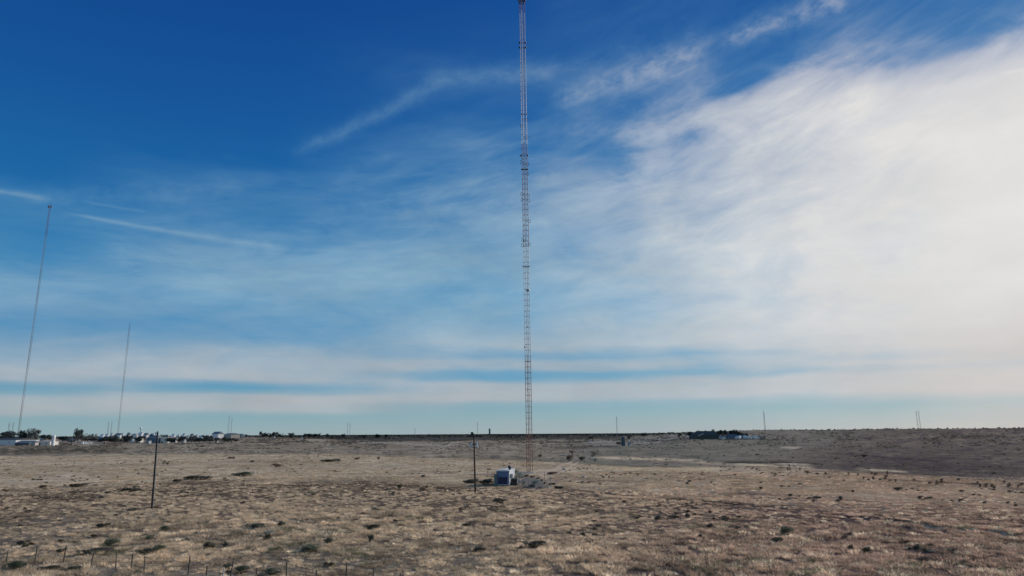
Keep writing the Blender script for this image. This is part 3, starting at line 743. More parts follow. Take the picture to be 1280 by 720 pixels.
# ------------------------------------------------------------------ barbed wire fence in the foreground
fp = [(-30,702,12),(8,703,10),(43.5,705,17),(78.5,706,18),(112.5,709.5,14),(144.5,712,16),(164,711.5,15),(180,716,16),(235,718,18),(258,719,9),(288,721,19),(320,722,10),(358,725,19),(395,727,12),(433,729,22),(466,732,19),(500,735,16)]
fence = thing('barbed_wire_fence', 'old barbed wire fence of thin leaning wooden posts along the bottom left foreground', 'fence', at(180, 716))
inv_ = Vector(fence.location); tops = []
for i, (px, py, hh) in enumerate(fp):
    q = at(px, py)-inv_; h_ = hh/F*math.hypot(at(px, py).x, at(px, py).y)*1.02
    lean = {4:.16,10:.12,3:.06}.get(i, random.uniform(-.05,.05)); t_ = q+Vector((lean*h_, random.uniform(-.04,.04), h_))
    b_ = MB(); b_.tube(q-Vector((0,0,.2)), t_, .055, .042, 6); b_.build('post', m_post, fence); tops.append((q, t_))
pale_p = at(278.5, 721)-inv_; b_ = MB(); b_.tube(pale_p, pale_p+Vector((.04,0,.62)), .05, .045, 6)
tag(b_.build('post', mat('bleached_wood', (.5,.46,.42), .9), fence), 'short bleached pale post')
for f_ in (.45,.7,.92):
    b_ = MB()
    for (a, ta), (c_, tc_) in zip(tops, tops[1:]): 
        pa = a.lerp(ta, f_); pb = c_.lerp(tc_, f_); pm = pa.lerp(pb, .5)-Vector((0,0,.03))
        b_.tube(pa, pm,.009, n=3, caps=False); b_.tube(pm, pb,.009, n=3, caps=False)
    b_.build('wire', m_dark, fence)

# ------------------------------------------------------------------ white equipment shelter and what stands round it
m_shell = mat('shelter_white_paint', (.60,.64,.68), .5, var=.07, scale=1.2)
m_shade_blue = mat('shade_blue_front', (.085,.15,.27), .45, var=.08, scale=2)  # blue shade on the white shelter's front, put into the colour
m_louv = mat('dark_blue_louvre', (.006,.012,.075), .4, var=.2)
m_roof = mat('pale_sheet_roof', (.66,.68,.68), .45, var=.1)
m_green = mat('green_grey_cabinet_paint', (.13,.17,.17), .5, var=.15)
m_black = mat('black_rubber_or_tar', (.012,.013,.015), .6, var=.3)
p = at(628.6, 607.3); RZ = rad(-9)
sh = thing('equipment_shelter', 'small white equipment shelter with blue shade coloured onto its front at the foot of the mast', 'shelter', p, RZ)
LX, LY, LZ = 2.45, 5.4, 2.62
b_ = MB(); b_.box((0,LY/2,LZ/2+.12), (LX,LY,LZ)); b_.build('wall', m_shell, sh)
b_ = MB(); b_.box((0,LY/2,.05), (LX-.1,LY-.1,.5)); b_.build('skid', m_dark, sh)
b_ = MB()
vs = [(-LX/2-.12,-.14,LZ+.14),(LX/2+.12,-.14,LZ+.14),(LX/2+.12,LY+.12,LZ+.14),(-LX/2-.12,LY+.12,LZ+.14),(-LX/2-.12,-.14,LZ+.24),(LX/2+.12,-.14,LZ+.24),(LX/2+.12,LY+.12,LZ+.24),(-LX/2-.12,LY+.12,LZ+.24),(0,-.14,LZ+.40),(0,LY+.12,LZ+.40)]
b_.add(vs, [(3,2,1,0),(0,1,5,8,4),(2,3,7,9,6),(1,2,6,5),(3,0,4,7),(4,8,9,7),(8,5,6,9)]); b_.build('roof', m_roof, sh)
b_ = MB(); b_.box((-.05,-.03,LZ*.5+.16), (LX-.22,.05,LZ-.2)); b_.build('front_panel', m_shade_blue, sh)
b_ = MB(); b_.box((0,-.07,1.0), (1.72,.04,1.3)); lv = b_.build('louvre', m_louv, sh)
for k in range(7):
    b_ = MB(); b_.box((0,-.11,.5+k*.16), (1.62,.06,.05)); b_.build('slat', m_louv, lv)
for s in (-1, 1):
    b_ = MB(); b_.box((s*(LX/2-.04),-.05,LZ*.5+.14), (.09,.12,LZ-.05)); b_.build('corner_trim', mat('trim_slate', (.05,.08,.12), .5), sh)
b_ = MB(); b_.box((LX/2+.03,3.6,1.2), (.05,.95,2.0)); d_ = b_.build('door', m_shell, sh)
b_ = MB(); b_.box((LX/2+.08,3.3,1.1), (.06,.12,.12)); b_.build('handle', m_dark, d_)
b_ = MB(); b_.lathe((.95,2.4,LZ+.24), [(.22,0),(.22,.25),(.34,.32),(.36,.55),(.25,.75),(.05,.8)], 12); b_.build('roof_vent', m_dark, sh)
b_ = MB(); b_.box((LX/2+.28,1.5,1.75), (.5,.75,.8)); b_.build('air_conditioner', mat('ac_casing', (.3,.31,.3), .5), sh)
for k in range(5):
    b_ = MB(); b_.box((LX/2+.02,0.3+k*1.15,LZ*.5+.14), (.03,.05,LZ-.1)); b_.build('wall_rib', m_shell, sh)
# tall white cabinet behind
q = sh.matrix_basis @ Vector((2.05,8.2,0)); q = Vector(p)+Matrix.Rotation(RZ,3,'Z')@Vector((.75,6.6,0)); q.z = hz(q.x,q.y)
o = thing('tall_cabinet', 'tall narrow sunlit white cabinet behind the right end of the shelter with the shade-blue front', 'cabinet', q, RZ)
b_ = MB(); b_.box((0,0,1.45), (.85,.9,2.9)); b_.build('body', m_shell, o)
b_ = MB(); b_.box((0,0,2.95), (1.1,1.05,.08)); b_.build('top', m_roof, o)
b_ = MB(); b_.box((0,-.47,1.5), (.8,.04,2.4)); b_.build('door', m_shell, o)
# dish beside the front corner
q = at(636.9, 607.2); o = thing('satellite_dish', 'white satellite dish seen nearly edge on at the right front corner of the shelter', 'satellite dish', q, rad(72))
b_ = MB(); n = 18; vs = [(0,.12,0)]; fs = []
for ring_, (rr_, dy) in enumerate(((.25,.10),(.45,.03),(.62,-.08))):
    for k in range(n): a = 2*math.pi*k/n; vs.append((rr_*math.cos(a), dy, rr_*math.sin(a)))
for k in range(n):
    k2 = (k+1) % n; fs.append((0,1+k,1+k2))
    for r_ in range(2): fs.append((1+r_*n+k,1+(r_+1)*n+k,1+(r_+1)*n+k2,1+r_*n+k2))
vs2 = [(a, b+.035, c) for a, b, c in vs]; N_ = len(vs)
fs2 = [tuple(N_+i for i in reversed(f)) for f in fs]
rim = [(1+2*n+k, N_+1+2*n+k, N_+1+2*n+(k+1) % n, 1+2*n+(k+1) % n) for k in range(n)]
b_.add([(a, b, c+.72) for a, b, c in vs+vs2], fs+fs2+rim); b_.build('reflector', mat('dish_white', (.78,.78,.78), .5, var=.05), o, True)
b_ = MB(); b_.tube((0,.3,-.1), (0,.2,.75), .05, n=7); b_.build('mount', m_steel, o)
b_ = MB(); b_.tube((0,-.05,.2), (0,-.6,.65), .02, n=5); b_.lathe((0,-.62,.62), [(.05,0),(.06,.12)], 6); b_.build('feed_arm', m_dark, o)
# cabinet left of the shelter
q = at(619.0, 607.2); o = thing('metal_cabinet', 'narrow grey green metal cabinet against the left side of the shelter', 'cabinet', q, RZ)
b_ = MB(); b_.box((0,0,1.1), (.36,.7,2.1)); b_.build('body', m_green, o)
b_ = MB(); b_.box((0,0,2.18), (.44,.8,.06)); b_.build('top', m_steel, o)
b_ = MB(); b_.box((0,-.37,1.1), (.3,.03,1.8)); b_.build('door', m_green, o)
# dark generator and drums right of the shelter
q = at(643.6, 606.0); o = thing('generator', 'dark generator on a skid in the shade right of the shelter', 'generator', q, RZ)
b_ = MB(); b_.box((0,0,.75), (1.15,1.7,1.0)); b_.build('housing', mat('generator_green', (.03,.05,.05), .5), o)
b_ = MB(); b_.box((0,0,.15), (1.35,1.9,.18)); b_.build('skid', m_black, o)
b_ = MB(); b_.tube((.3,.3,1.2), (.3,.3,1.75), .07, n=8); b_.build('exhaust', m_black, o)
b_ = MB(); b_.box((0,-.87,.75), (.7,.04,.5)); b_.build('grille', m_black, o)
for i, (px, py, lb) in enumerate(((647.8,604.6,'dark upright drum nearest the gravel pad'),(646.2,602.6,'dark upright drum behind the generator'))):
    q = at(px, py); o = thing('fuel_drum', lb, 'drum', q)
    b_ = MB(); b_.lathe((0,0,0), [(.29,0),(.30,.03),(.28,.06),(.28,.3),(.30,.32),(.28,.34),(.28,.6),(.30,.62),(.28,.64),(.28,.86),(.3,.9)], 12); b_.build('barrel', mat('drum_blue', (.04,.06,.07), .5), o)
    b_ = MB(); b_.lathe((.12,0,.9), [(.04,0),(.04,.03)], 8); b_.build('bung', m_steel, o)
# worn gravel pad between the fence line and the mast foot
def pad(name, pts, m, lift, group=None):
    A = [at0(*p_) for p_ in pts]; cx = sum(a[0] for a in A)/len(A); cy = sum(a[1] for a in A)/len(A)
    vs = [(cx, cy, hz(cx, cy)+lift)]; fs = []; n = len(A); K = 7
    for r_ in range(1, K+1):
        for a in A:
            x_ = cx+(a[0]-cx)*r_/K; y_ = cy+(a[1]-cy)*r_/K; vs.append((x_, y_, hz(x_, y_)+(lift if r_ < K else .004)))
    for k in range(n): fs.append((0, 1+k, 1+(k+1) % n))
    for r_ in range(K-1):
        for k in range(n): k2 = (k+1) % n; fs.append((1+r_*n+k, 1+(r_+1)*n+k, 1+(r_+1)*n+k2, 1+r_*n+k2))
    b = MB(); b.add(vs, fs); return tag(b.build(name, m, None, True), kind='structure')
pad('gravel_pad', [(651,609.5),(650.5,604),(651,599.5),(655,597.5),(662,597),(670,598),(676,600.5),(680,604),(682,608),(681,611),(674,611.5),(665,611.7),(657,611)], mat('grey_gravel', (.095,.08,.066), 1.0, var=.3, scale=1.6, bump=.05), .12)
q = at(664.5, 610); o = thing('equipment_box', 'low dark concrete equipment box on the gravel pad', 'box', q)
b_ = MB(); b_.box((0,0,.25), (1.2,.8,.5)); b_.build('base', mat('dark_concrete', (.10,.10,.09), .95), o)
b_ = MB(); b_.box((0,0,.54), (1.3,.9,.08)); b_.build('lid', m_black, o)
# posts and rails of the little pen on its right
q = at(684, 611.6); pen = thing('wire_pen', 'small pen of pale posts and wire strands around the gravel pad', 'fence', q)
pp = [(-5.0,.3),(-3.3,.1),(-1.7,0),(0,0),(1.0,6),(1.4,14.0),(.6,24.0),(-3.8,25),(-5.4,14),(-5.0,.3)]
for x_, y_ in pp[:-1]:
    z_ = hz(q.x+x_, q.y+y_)-q.z; b_ = MB(); b_.tube((x_,y_,z_-.2), (x_,y_,z_+1.65), .06, .055, 7); b_.build('post', mat('pale_post', (.24,.22,.2), .7), pen)
for f_ in (.4,.85,1.25,1.6):
    b_ = MB()
    for (a, c_), (d_, e_) in zip(pp, pp[1:]): b_.tube((a,c_,hz(q.x+a,q.y+c_)-q.z+f_), (d_,e_,hz(q.x+d_,q.y+e_)-q.z+f_), .012, n=4, caps=False)
    b_.build('rail', m_steel, pen)
for px, py, w_, lb in ((690,606.3,1.5,'dark pile of boards just right of the pen posts'),(698.5,611,1.8,'dark pile of boards lying furthest right of the pad')):
    q = at(px, py); o = thing('board_pile', lb, 'board pile', q, rad(random.uniform(-20,10)))
    for k in range(4):
        b_ = MB(); b_.box((random.uniform(-.1,.1), random.uniform(-.2,.2), .08+k*.09), (w_*random.uniform(.8,1), .5, .07), random.uniform(-.15,.15)); b_.build('board', m_wood, o)
for i, (px, py, s_, lb) in enumerate(((686,610.2,.35,'pale rock beside the board piles by the pen'),(666.7,612.2,.25,'small pale rock in front of the gravel pad'),(730,597.2,.5,'pale rock by the dirt tracks above the pen'),(705.5,587,.6,'round tan rock between the two dirt tracks'))):
    q = at(px, py); b_ = MB(); R = random.Random(i)
    b_.lathe((0,0,-.1), [(s_*.8,0),(s_*1.0,s_*.35),(s_*.8,s_*.75),(s_*.35,s_*.95)], 9)
    b_.v = [(a*R.uniform(.85,1.15), c_*R.uniform(.85,1.15), e_) for a, c_, e_ in b_.v]
    o = b_.build('rock', mat('pale_rock', (.46,.42,.38), .95, bump=.02), None, True); o.location = q; tag(o, lb, 'rock')

# ------------------------------------------------------------------ individual shrubs
m_sh = {}
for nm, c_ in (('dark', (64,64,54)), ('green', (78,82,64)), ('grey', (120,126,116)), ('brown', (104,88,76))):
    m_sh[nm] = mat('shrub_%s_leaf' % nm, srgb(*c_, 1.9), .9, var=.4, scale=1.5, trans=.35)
m_twig = mat('twig_bark', (.07,.055,.045), .9)
sproto = {}
def make_shrub(kind, v):
    key = (kind, v)
    if key in sproto: return None
    return key
def shrub(px, py, wpx, hpx, kind, label, group=None):
    q = at(px, py); d = math.hypot(q.x, q.y); s = d/F
    w, h = wpx*s/1.1, hpx*s/.75; v = random.randrange(3); key = (kind, v)
    if key not in sproto:
        o = thing('shrub', label, 'shrub', q, random.uniform(0, 6.28), group); 
        leafball(620, .5, .72, 200+v*10+len(kind), .045, .0, 0).build('foliage', m_sh[kind], o)
        b_ = MB(); R = random.Random(v)
        for k in range(9): a = R.uniform(0, 6.28); b_.tube((0,0,-.1), (.35*math.cos(a), .35*math.sin(a), R.uniform(.3,.6)), .02, .006, 4, caps=False)
        b_.build('stem', m_twig, o); sproto[key] = o; o.scale = (w, w*.8, h); return o
    return copy_tree(sproto[key], q, random.uniform(-.4, .4), (w, w*.8, h), label, group)
SH = [
 (334,677,18,10,'dark','round dark shrub with pale tuft, under the long bush left of centre'),
 (335,669,16,6,'grey','pale grey tuft on top of the round dark shrub'),
 (320,662,40,8,'dark','long low dark bush in the foreground left of centre'),
 (352,660,12,9,'dark','small dark shrub at the right end of the long low bush'),
 (388,689,38,8,'green','long green bush in the foreground above the right fence posts'),
 (410,681,14,9,'dark','dark shrub just up right of the long green foreground bush'),
 (464,663,22,8,'dark','low dark shrub above the small upright one near bottom centre left'),
 (463,678,9,10,'dark','small upright dark shrub near bottom centre left'),
 (262,687,18,9,'dark','dark shrub left of two, just above the fence'),
 (281,684,12,7,'dark','dark shrub right of two, just above the fence'),
 (303,717,24,9,'green','dark green shrub right behind the bleached short post'),
 (338,719,26,7,'green','dark green bush at the bottom edge between two fence posts'),
 (20,715,28,11,'green','dark green bush in the bottom left corner below the fence'),
 (60,714,24,6,'dark','low dark bush below the fence by the second post'),
 (88,716,24,7,'dark','low dark bush below the fence by the leaning post'),
 (140,685,22,10,'green','large green bush above the fence on the left'),
 (118,692,40,6,'dark','long dark bush behind the leaning fence post'),
 (182,694,26,8,'dark','very dark bush behind the close fence posts'),
 (200,690,18,8,'green','green bush right of the very dark one behind the fence'),
 (28,682,18,6,'dark','dark bush at far left above the fence'),
 (76,692,14,6,'dark','small dark bush behind the second fence post'),
 (128,660,20,6,'dark','dark green shrub in mid grass left of the bare pole'),
 (185,676,16,6,'green','small green shrub below the bare pole'),
 (206,665,14,7,'green','small green shrub below right of the bare pole'),
 (499,611.5,8,7,'dark','small round dark shrub standing alone left of the utility pole'),
 (528,614,12,5,'brown','low brown shrub between the lone round one and the utility pole'),
 (528.5,597,7,4,'dark','small dark shrub by the track left of the utility pole'),
 (625,628,26,6,'dark','low dark bush below the white shelter'),
 (576,640,8,6,'brown','small brown upright shrub below the utility pole'),
 (583,659,16,6,'dark','dark shrub in the grass right of bottom centre left'),
 (600,690,22,7,'dark','dark green low bush near the bottom centre'),
 (668,684,34,8,'dark','long dark bush near the bottom centre right'),
 (985,670,20,11,'green','large round green shrub in the grass on the right'),
 (972,679,20,7,'green','low green shrub at the foot of the large round one'),
 (1215,664,13,8,'grey','pale green shrub at the sandy ditch on the far right'),
 (1146,690,12,9,'dark','dark upright shrub below the sandy ditch'),
 (1083,692,14,8,'dark','dark shrub left of the upright one below the ditch'),
 (1063,689,9,8,'dark','small dark shrub furthest left below the ditch'),
 (1155,704,18,7,'brown','reddish brown shrub near the bottom right'),
 (822,651,14,7,'dark','dark shrub left of two above the bottom right of centre'),
 (860,648,8,7,'dark','dark round shrub right of two in the mid grass'),
 (887,661,12,7,'dark','dark shrub below the round one in the mid grass'),
 (875,674,9,7,'dark','small dark shrub above the tall pale grass clump'),
 (951,612,7,4,'dark','small dark shrub alone in the smooth field right of centre'),
 (988,621,6,4,'dark','small dark shrub right of the lone field one'),
 (1051,626,9,6,'dark','small dark bush on the right of the smooth field'),
 (1066,615.5,6,3,'dark','tiny dark bush behind the one on the right field'),
 (1122,613,14,4,'dark','flat dark bush near the far edge of the right field'),
 (303,595,32,5,'green','long green bush by the track right of the bare pole'),
 (250,599.5,44,5,'dark','long dark bush line by the track, left of the long green one'),
 (222,603,14,4,'dark','dark bush at the left end of the bush line by the track'),
 (97,608.5,26,4,'dark','dark flat bush on the track at left'),
 (55,611,12,4,'brown','small brown bush on the track at left'),
 (166,614,28,4,'dark','dark flat bush left of the bare pole below the track'),
 (134,618,8,4,'dark','small dark bush below the flat one left of the bare pole'),
 (209,581,4,3,'dark','tiny dark bush right of the bare pole under the dead sapling'),
 (412,577.5,34,4,'dark','long dark bush line in the field left of centre'),
 (446,574.5,10,3,'dark','short dark bush right of the long bush line'),
 (473,574,5,3.5,'dark','tiny dark bush at the right end of the bush line'),
 (346,583.5,18,3,'brown','flat brown bush in the field left of the long bush line'),
 (290,573.5,12,2.5,'dark','flat dark bush in the left field'),
 (315,578,7,3,'dark','tiny black bush in the left field'),
 (1060,672,14,6,'brown','brown shrub right of the large round green one'),
]
for a in SH: shrub(*a)
# brush round the gravel pad
for k, (px, py, w_, h_, kd, lb) in enumerate(((653,597.5,9,4,'dark','dark brush at the rear left rim of the gravel pad'),(658,597,8,4.5,'dark','dark brush clump at the mast foot on the pad rim'),(665,597.3,9,2.6,'dark','low dark brush along the rear rim of the gravel pad'),(672,599,8,2.6,'dark','low dark brush where the pad rim starts to curve down'),(677,602,5,3.4,'dark','dark brush on the right curve of the pad rim'),(680.5,606,4,4.5,'dark','dark brush low on the right rim of the gravel pad'),(664,608,10,3,'dark','dark low brush lying across the gravel pad'),(660.5,610.5,7,2.5,'dark','dark brush at the front edge of the gravel pad'),(676,611,9,3,'brown','brown brush at the front right corner of the pad'),(655,606,6,6,'grey','grey brush at the left edge of the gravel pad'),(669,605,12,5,'grey','thin grey brush in the middle of the gravel pad'),(646,593,12,7,'grey','grey brush mass left of the mast foot'),(690,593.5,22,4,'brown','brown brush right of the mast foot'))): shrub(px, py, w_, h_, kd, lb)
# brush at the shelter; two dark clumps by the pole stand in for its shadow
for px, py, w_, h_, kd, lb in ((650,598,18,9,'grey','grey brush behind the dark drums by the shelter'),(641.5,604.5,9,11,'dark','dark shrub against the sunny side of the shelter'),(588,605,30,7,'dark','low dark brush strip filling out the shelter shadow left of the utility pole'),(607,606,26,8,'dark','dark brush added to deepen the shadow between the utility pole and the shelter'),(712,576,14,7,'brown','brown brush left of the washed out log'),(727,576,14,6,'dark','dark brush at the foot of the bright leaning log'),(744,577,9,5,'grey','pale brush right of the bright leaning log'),(1080,571,10,3,'dark','dark bush in the dark hillside on the right'),(947,569,8,2,'dark','dark bush on the grey slope below the farm'),(675,571.5,7,4,'dark','dark bush beyond the mast foot to the right'),(821,551.5,5,2.5,'dark','dark round bush on the far pale road')):
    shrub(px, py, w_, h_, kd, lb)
# sparse bare shrubs along the far right field edge: nothing tells them apart
for k in range(34):
    px = random.uniform(1075, 1278) if k < 26 else random.uniform(960, 1075); py = interp(px, EDGE_A)+random.uniform(2, 12)
    shrub(px, float(py), random.uniform(3, 6), random.uniform(2.5, 5), 'brown', 'small bare twiggy shrub along the far edge of the right field', 'bare shrubs along the far right field edge')

# ------------------------------------------------------------------ trees
m_tree = mat('dark_tree_leaf', (.030,.042,.036), .9, var=.45, scale=.8, trans=.1)
m_tree2 = mat('grey_tree_leaf', (.085,.09,.08), .9, var=.4, scale=.8, trans=.1)
m_bark = mat('bark', (.06,.05,.042), .95, var=.3, scale=2)
tp = {}
def tree(px, d, wpx, ytop, m, kind, label, ybase=None, group=None):
    if px < 125 and d < 1050: d = d*1.13
    q = at_d(px, d); hor = float(horizon(px)); h = (hor-ytop)*d/F+EYE-q.z; w = wpx*d/F; v = random.randrange(3); key = (kind, m.name, v)
    if key not in tp:
        o = thing('tree', label, 'tree', q, random.uniform(0, 6.28), group)
        R = random.Random(v+5); mb = MB(); lob = [(R.uniform(-.34,.34), R.uniform(-.3,.3), R.uniform(.38,.8), R.uniform(.16,.28)) for _ in range(9)]
        for i in range(1100 if kind == 'full' else 320):
            lx, ly, lz, lr = lob[R.randrange(9)]; u = Vector((R.gauss(0,1), R.gauss(0,1), R.gauss(0,1))).normalized()*(R.random()**.4)*lr
            p_ = Vector((lx+u.x, ly+u.y, lz+u.z*.8)); a = Vector((R.gauss(0,1), R.gauss(0,1), R.gauss(0,1))).normalized()*.032*R.uniform(.6,1.5); b2 = a.orthogonal()*.7
            mb.add([p_-a, p_+b2, p_+a, p_-b2], [(0,1,2,3)])
        mb.build('crown', m, o); tb_ = MB(); tb_.tube((0,0,-.05), (0,0,.35), .035, .022, 6)
        for lx, ly, lz, lr in lob: tb_.tube((0,0,R.uniform(.2,.36)), (lx,ly,lz), .014, .004, 4, caps=False)
        tb_.build('trunk', m_bark, o); tp[key] = o; o.scale = (w, w, h); return o
    return copy_tree(tp[key], q, random.uniform(0, 6.28), (w, w, h), label, group)
TR = [
 (11,980,18,538.5,m_tree2,'full','broad grey green tree left of the very tall thin mast'),
 (28,960,10,536,m_tree,'full','rounded dark tree right of the very tall thin mast'),
 (34,980,8,540,m_tree,'full','low dark tree right of the rounded one by the tall mast'),
 (43,960,13,537,m_tree2,'full','broad grey tree left of the white silo'),
 (57,980,12,542.5,m_tree,'full','low dark tree just left of the white silo'),
 (79,930,10,544,m_tree,'full','low dark tree just right of the white silo'),
 (90,900,14,544.5,m_tree2,'bare','bare brown thicket tree right of the silo'),
 (98,900,9,536.5,m_tree2,'full','tallest tree between the silo and the village'),
 (103,930,7,540,m_tree2,'bare','bare tree right of the tallest one past the silo'),
 (111,980,9,542,m_tree2,'bare','bare tree behind the row of white trailers'),
 (118,990,7,541,m_tree2,'bare','thin bare tree behind the right end of the trailer row'),
]
for a in TR: tree(a[0], a[1], a[2], a[3], a[4], a[5], a[6])
VT = [(127,544),(135,543),(144,542),(150,543),(156,542.5),(162,541),(168,541.5),(173,543),(178,543),(184,540),(190,540.5),(197,541),(203,540),(207,542),(213,544),(218,541.5),(224,543.5),(229,543),(236,542),(240,542.5),(244,543),(250,543),(256,541.5),(262,543),(281,545),(290,545.5),(296,547)]
VT += [(106,546),(110,545.8),(115,546),(120,545.5),(126,545.5),(131,545.8),(137,545),(141,545.2),(146,545),(151,545.3),(156,545),(160,545.5),(215,546),(219,545.5),(224,546.2),(230,545.5),(235,545.8),(240,545.2),(245,545.6),(250,545),(255,545.5),(259,545.2),(263,546),(205,543),(211,543.5),(272,545),(285,546.5)]
for k, (px, yt) in enumerate(VT):
    if yt < 544.9 and k % 3 == 0: continue
    yt += 1.0 if yt < 544.9 else .3
    tree(px, random.uniform(1000, 1250) if yt < 544.9 else random.uniform(960, 1030), random.uniform(6, 10), yt+.4, m_tree if k % 4 else m_tree2, 'full', 'dark tree crowded among the roofs of the village', group='dark trees among the village roofs')
for px, w_, yt in ((308,4,542.3),):
    tree(px, 1500, w_, yt, m_tree2, 'full', 'small tree at the right end of the village')
for k, (px, w_, yt) in enumerate(((325,4,538.6),(329,6,540),(333,5,540.5),(339,6,541),(345,8,539.2),(350,7,541),(364,8,540.8),(381,4,541),(386,8,541.2),(394,8,541.3),(399,3,540),(409,6,541.8),(416,4,542.3),(429,5,541.8),(455,6,542.2),(472,8,542.2),(483,5,542))):
    tree(px, 1600, w_, yt, m_tree, 'full', 'dark tree on the skyline between the village and the twin masts', group='skyline trees right of the village')
for px, d, w_, yt, kd, lb in ((738,1100,7,544.5,'full','dark tree with a white post at its foot, right of the mast'),(715,330,13,561,'bare','bare tree left of the bright leaning log'),(743,300,15,562,'bare','wide bare tree right of the bright leaning log'),(740,296,7,566,'bare','small bare tree under the wide bare one'),(694,400,5,568,'bare','little bare tree left of the end of the dirt tracks'),(208,270,7,569,'bare','thin dead sapling in the field right of the bare pole'),(786,900,5,543.5,'full','dark tree behind the tank house'),(805,1500,8,540.5,'full','dark tree on the skyline between the tank house and the farm')):
    tree(px, d, w_, yt, m_tree if kd == 'full' else m_tree2, kd, lb)
for px, d, w_, yt, lb in ((850,1500,6,541,'dark tree alone left of the farm'),(864,1080,12,539.2,'dark tree at the left end of the farm'),(873,1110,12,538,'dark tree above the left barn roof'),(881,1120,9,537,'dark tree at the peak of the big barn'),(892,1100,4,535,'tall thin tree behind the middle of the farm'),(896,1085,9,537.6,'dark tree behind the right end of the big barn'),(904,1075,11,536,'round dark tree right of the big barn'),(917,1075,14,535.8,'largest dark tree at the right of the farm'),(924,1075,10,538.4,'dark tree right of the largest one at the farm'),(931,1075,10,541,'low dark tree sloping off the right of the farm'),(955,1080,6,544.5,'low bush tree right of the junk yard')):
    tree(px, d, w_, yt, m_tree, 'full', lb)
# bleached log in the wash
q = at(733.5, 570); o = thing('fallen_log', 'bright bleached leaning log in the wash beyond the dirt tracks', 'log', q)
b_ = MB(); b_.tube((-1.3,0,0), (.9,1.5,2.6), .22, .14, 7); b_.build('trunk', mat('bleached_wood2', (.5,.46,.40), .9), o)
b_ = MB(); b_.tube((.2,.8,1.6), (.9,.6,2.9), .07, .03, 5); b_.build('branch', mat('bleached_wood2', (.62,.60,.56), .9), o)
for px, py, l_, lb in ((727,564.5,2.2,'short pale log left of the bright leaning one'),(740,575.5,1.3,'pale stump end under the wide bare tree'),(704,569.8,3.5,'long pale log lying at the left end of the wash')):
    q = at(px, py); o = thing('pale_log', lb, 'log', q, rad(random.uniform(-12,12)))
    b_ = MB(); b_.tube((-l_/2,0,.3), (l_/2,.2,.34), .26, .2, 7); b_.build('trunk', mat('bleached_wood2', (.5,.46,.40)), o)
    b_ = MB(); b_.tube((0,.05,.3), (.4,.1,.85), .07, .04, 5); b_.build('branch', mat('bleached_wood2', (.5,.46,.40)), o)

# ------------------------------------------------------------------ village and farm buildings
WM = {'white': (.72,.71,.69), 'cream': (.66,.62,.54), 'tan': (.46,.40,.34), 'grey': (.22,.23,.24), 'slate': (.08,.10,.12), 'pink': (.55,.47,.44), 'dark': (.035,.037,.04), 'blue': (.16,.20,.23), 'green': (.05,.062,.06)}
def wallm(n): return mat('wall_paint_'+n, WM[n], .7, var=.1, scale=.6)
def hash_(s): return sum(ord(c)*(i+1) for i, c in enumerate(s))
def house(px0, px1, ytop, d, wall, roof, label, roof_f=.35, cat='house', name='house', flat=False, group=None, depth=None, rz=None, openings=2, hip=0):
    if px0 < 480: d = d*1.17
    pc = (px0+px1)/2; q = at_d(pc, d); w = (px1-px0)*d/F*.96; h = max(2.2, (float(horizon(pc))-ytop)*d/F+EYE-q.z)
    az = math.atan2(q.x, q.y); W_ = w
    if rz is None:
        tn = rad(-50-(hash_(label) % 16)); w = W_/(math.cos(tn)+.55*abs(math.sin(tn))); dep = w*.55
    else: tn = rz; dep = depth or w*.5
    o = thing(name, label, cat, q, -az+tn, group)
    hw = h*(1-roof_f) if not flat else h-.2
    b_ = MB(); b_.box((0,dep/2,hw/2-.3), (w,dep,hw+.6)); b_.build('wall', wallm(wall), o)
    b_ = MB()
    if flat: b_.box((0,dep/2,hw+.1), (w+.4,dep+.4,.25))
    else:
        e = .35; x0, x1 = -w/2-e, w/2+e
        b_.add([(x0,-e,hw),(x1,-e,hw),(x1,dep+e,hw),(x0,dep+e,hw),(x0+hip*w,dep/2,h),(x1-hip*w,dep/2,h)], [(3,2,1,0),(0,1,5,4),(2,3,4,5),(1,2,5),(3,0,4)])
    b_.build('roof', wallm(roof), o)
    for k in range(openings):
        b_ = MB(); x_ = (-.28+.5*k)*w
        if k == 0: b_.box((x_,-.02,1.05), (min(2.4,w*.2),.08,2.1)); b_.build('door', wallm('dark'), o)
        else: b_.box((x_,-.02,hw*.55), (min(2.0,w*.18),.08,min(1.1,hw*.35))); b_.build('window', wm, o)
    return o
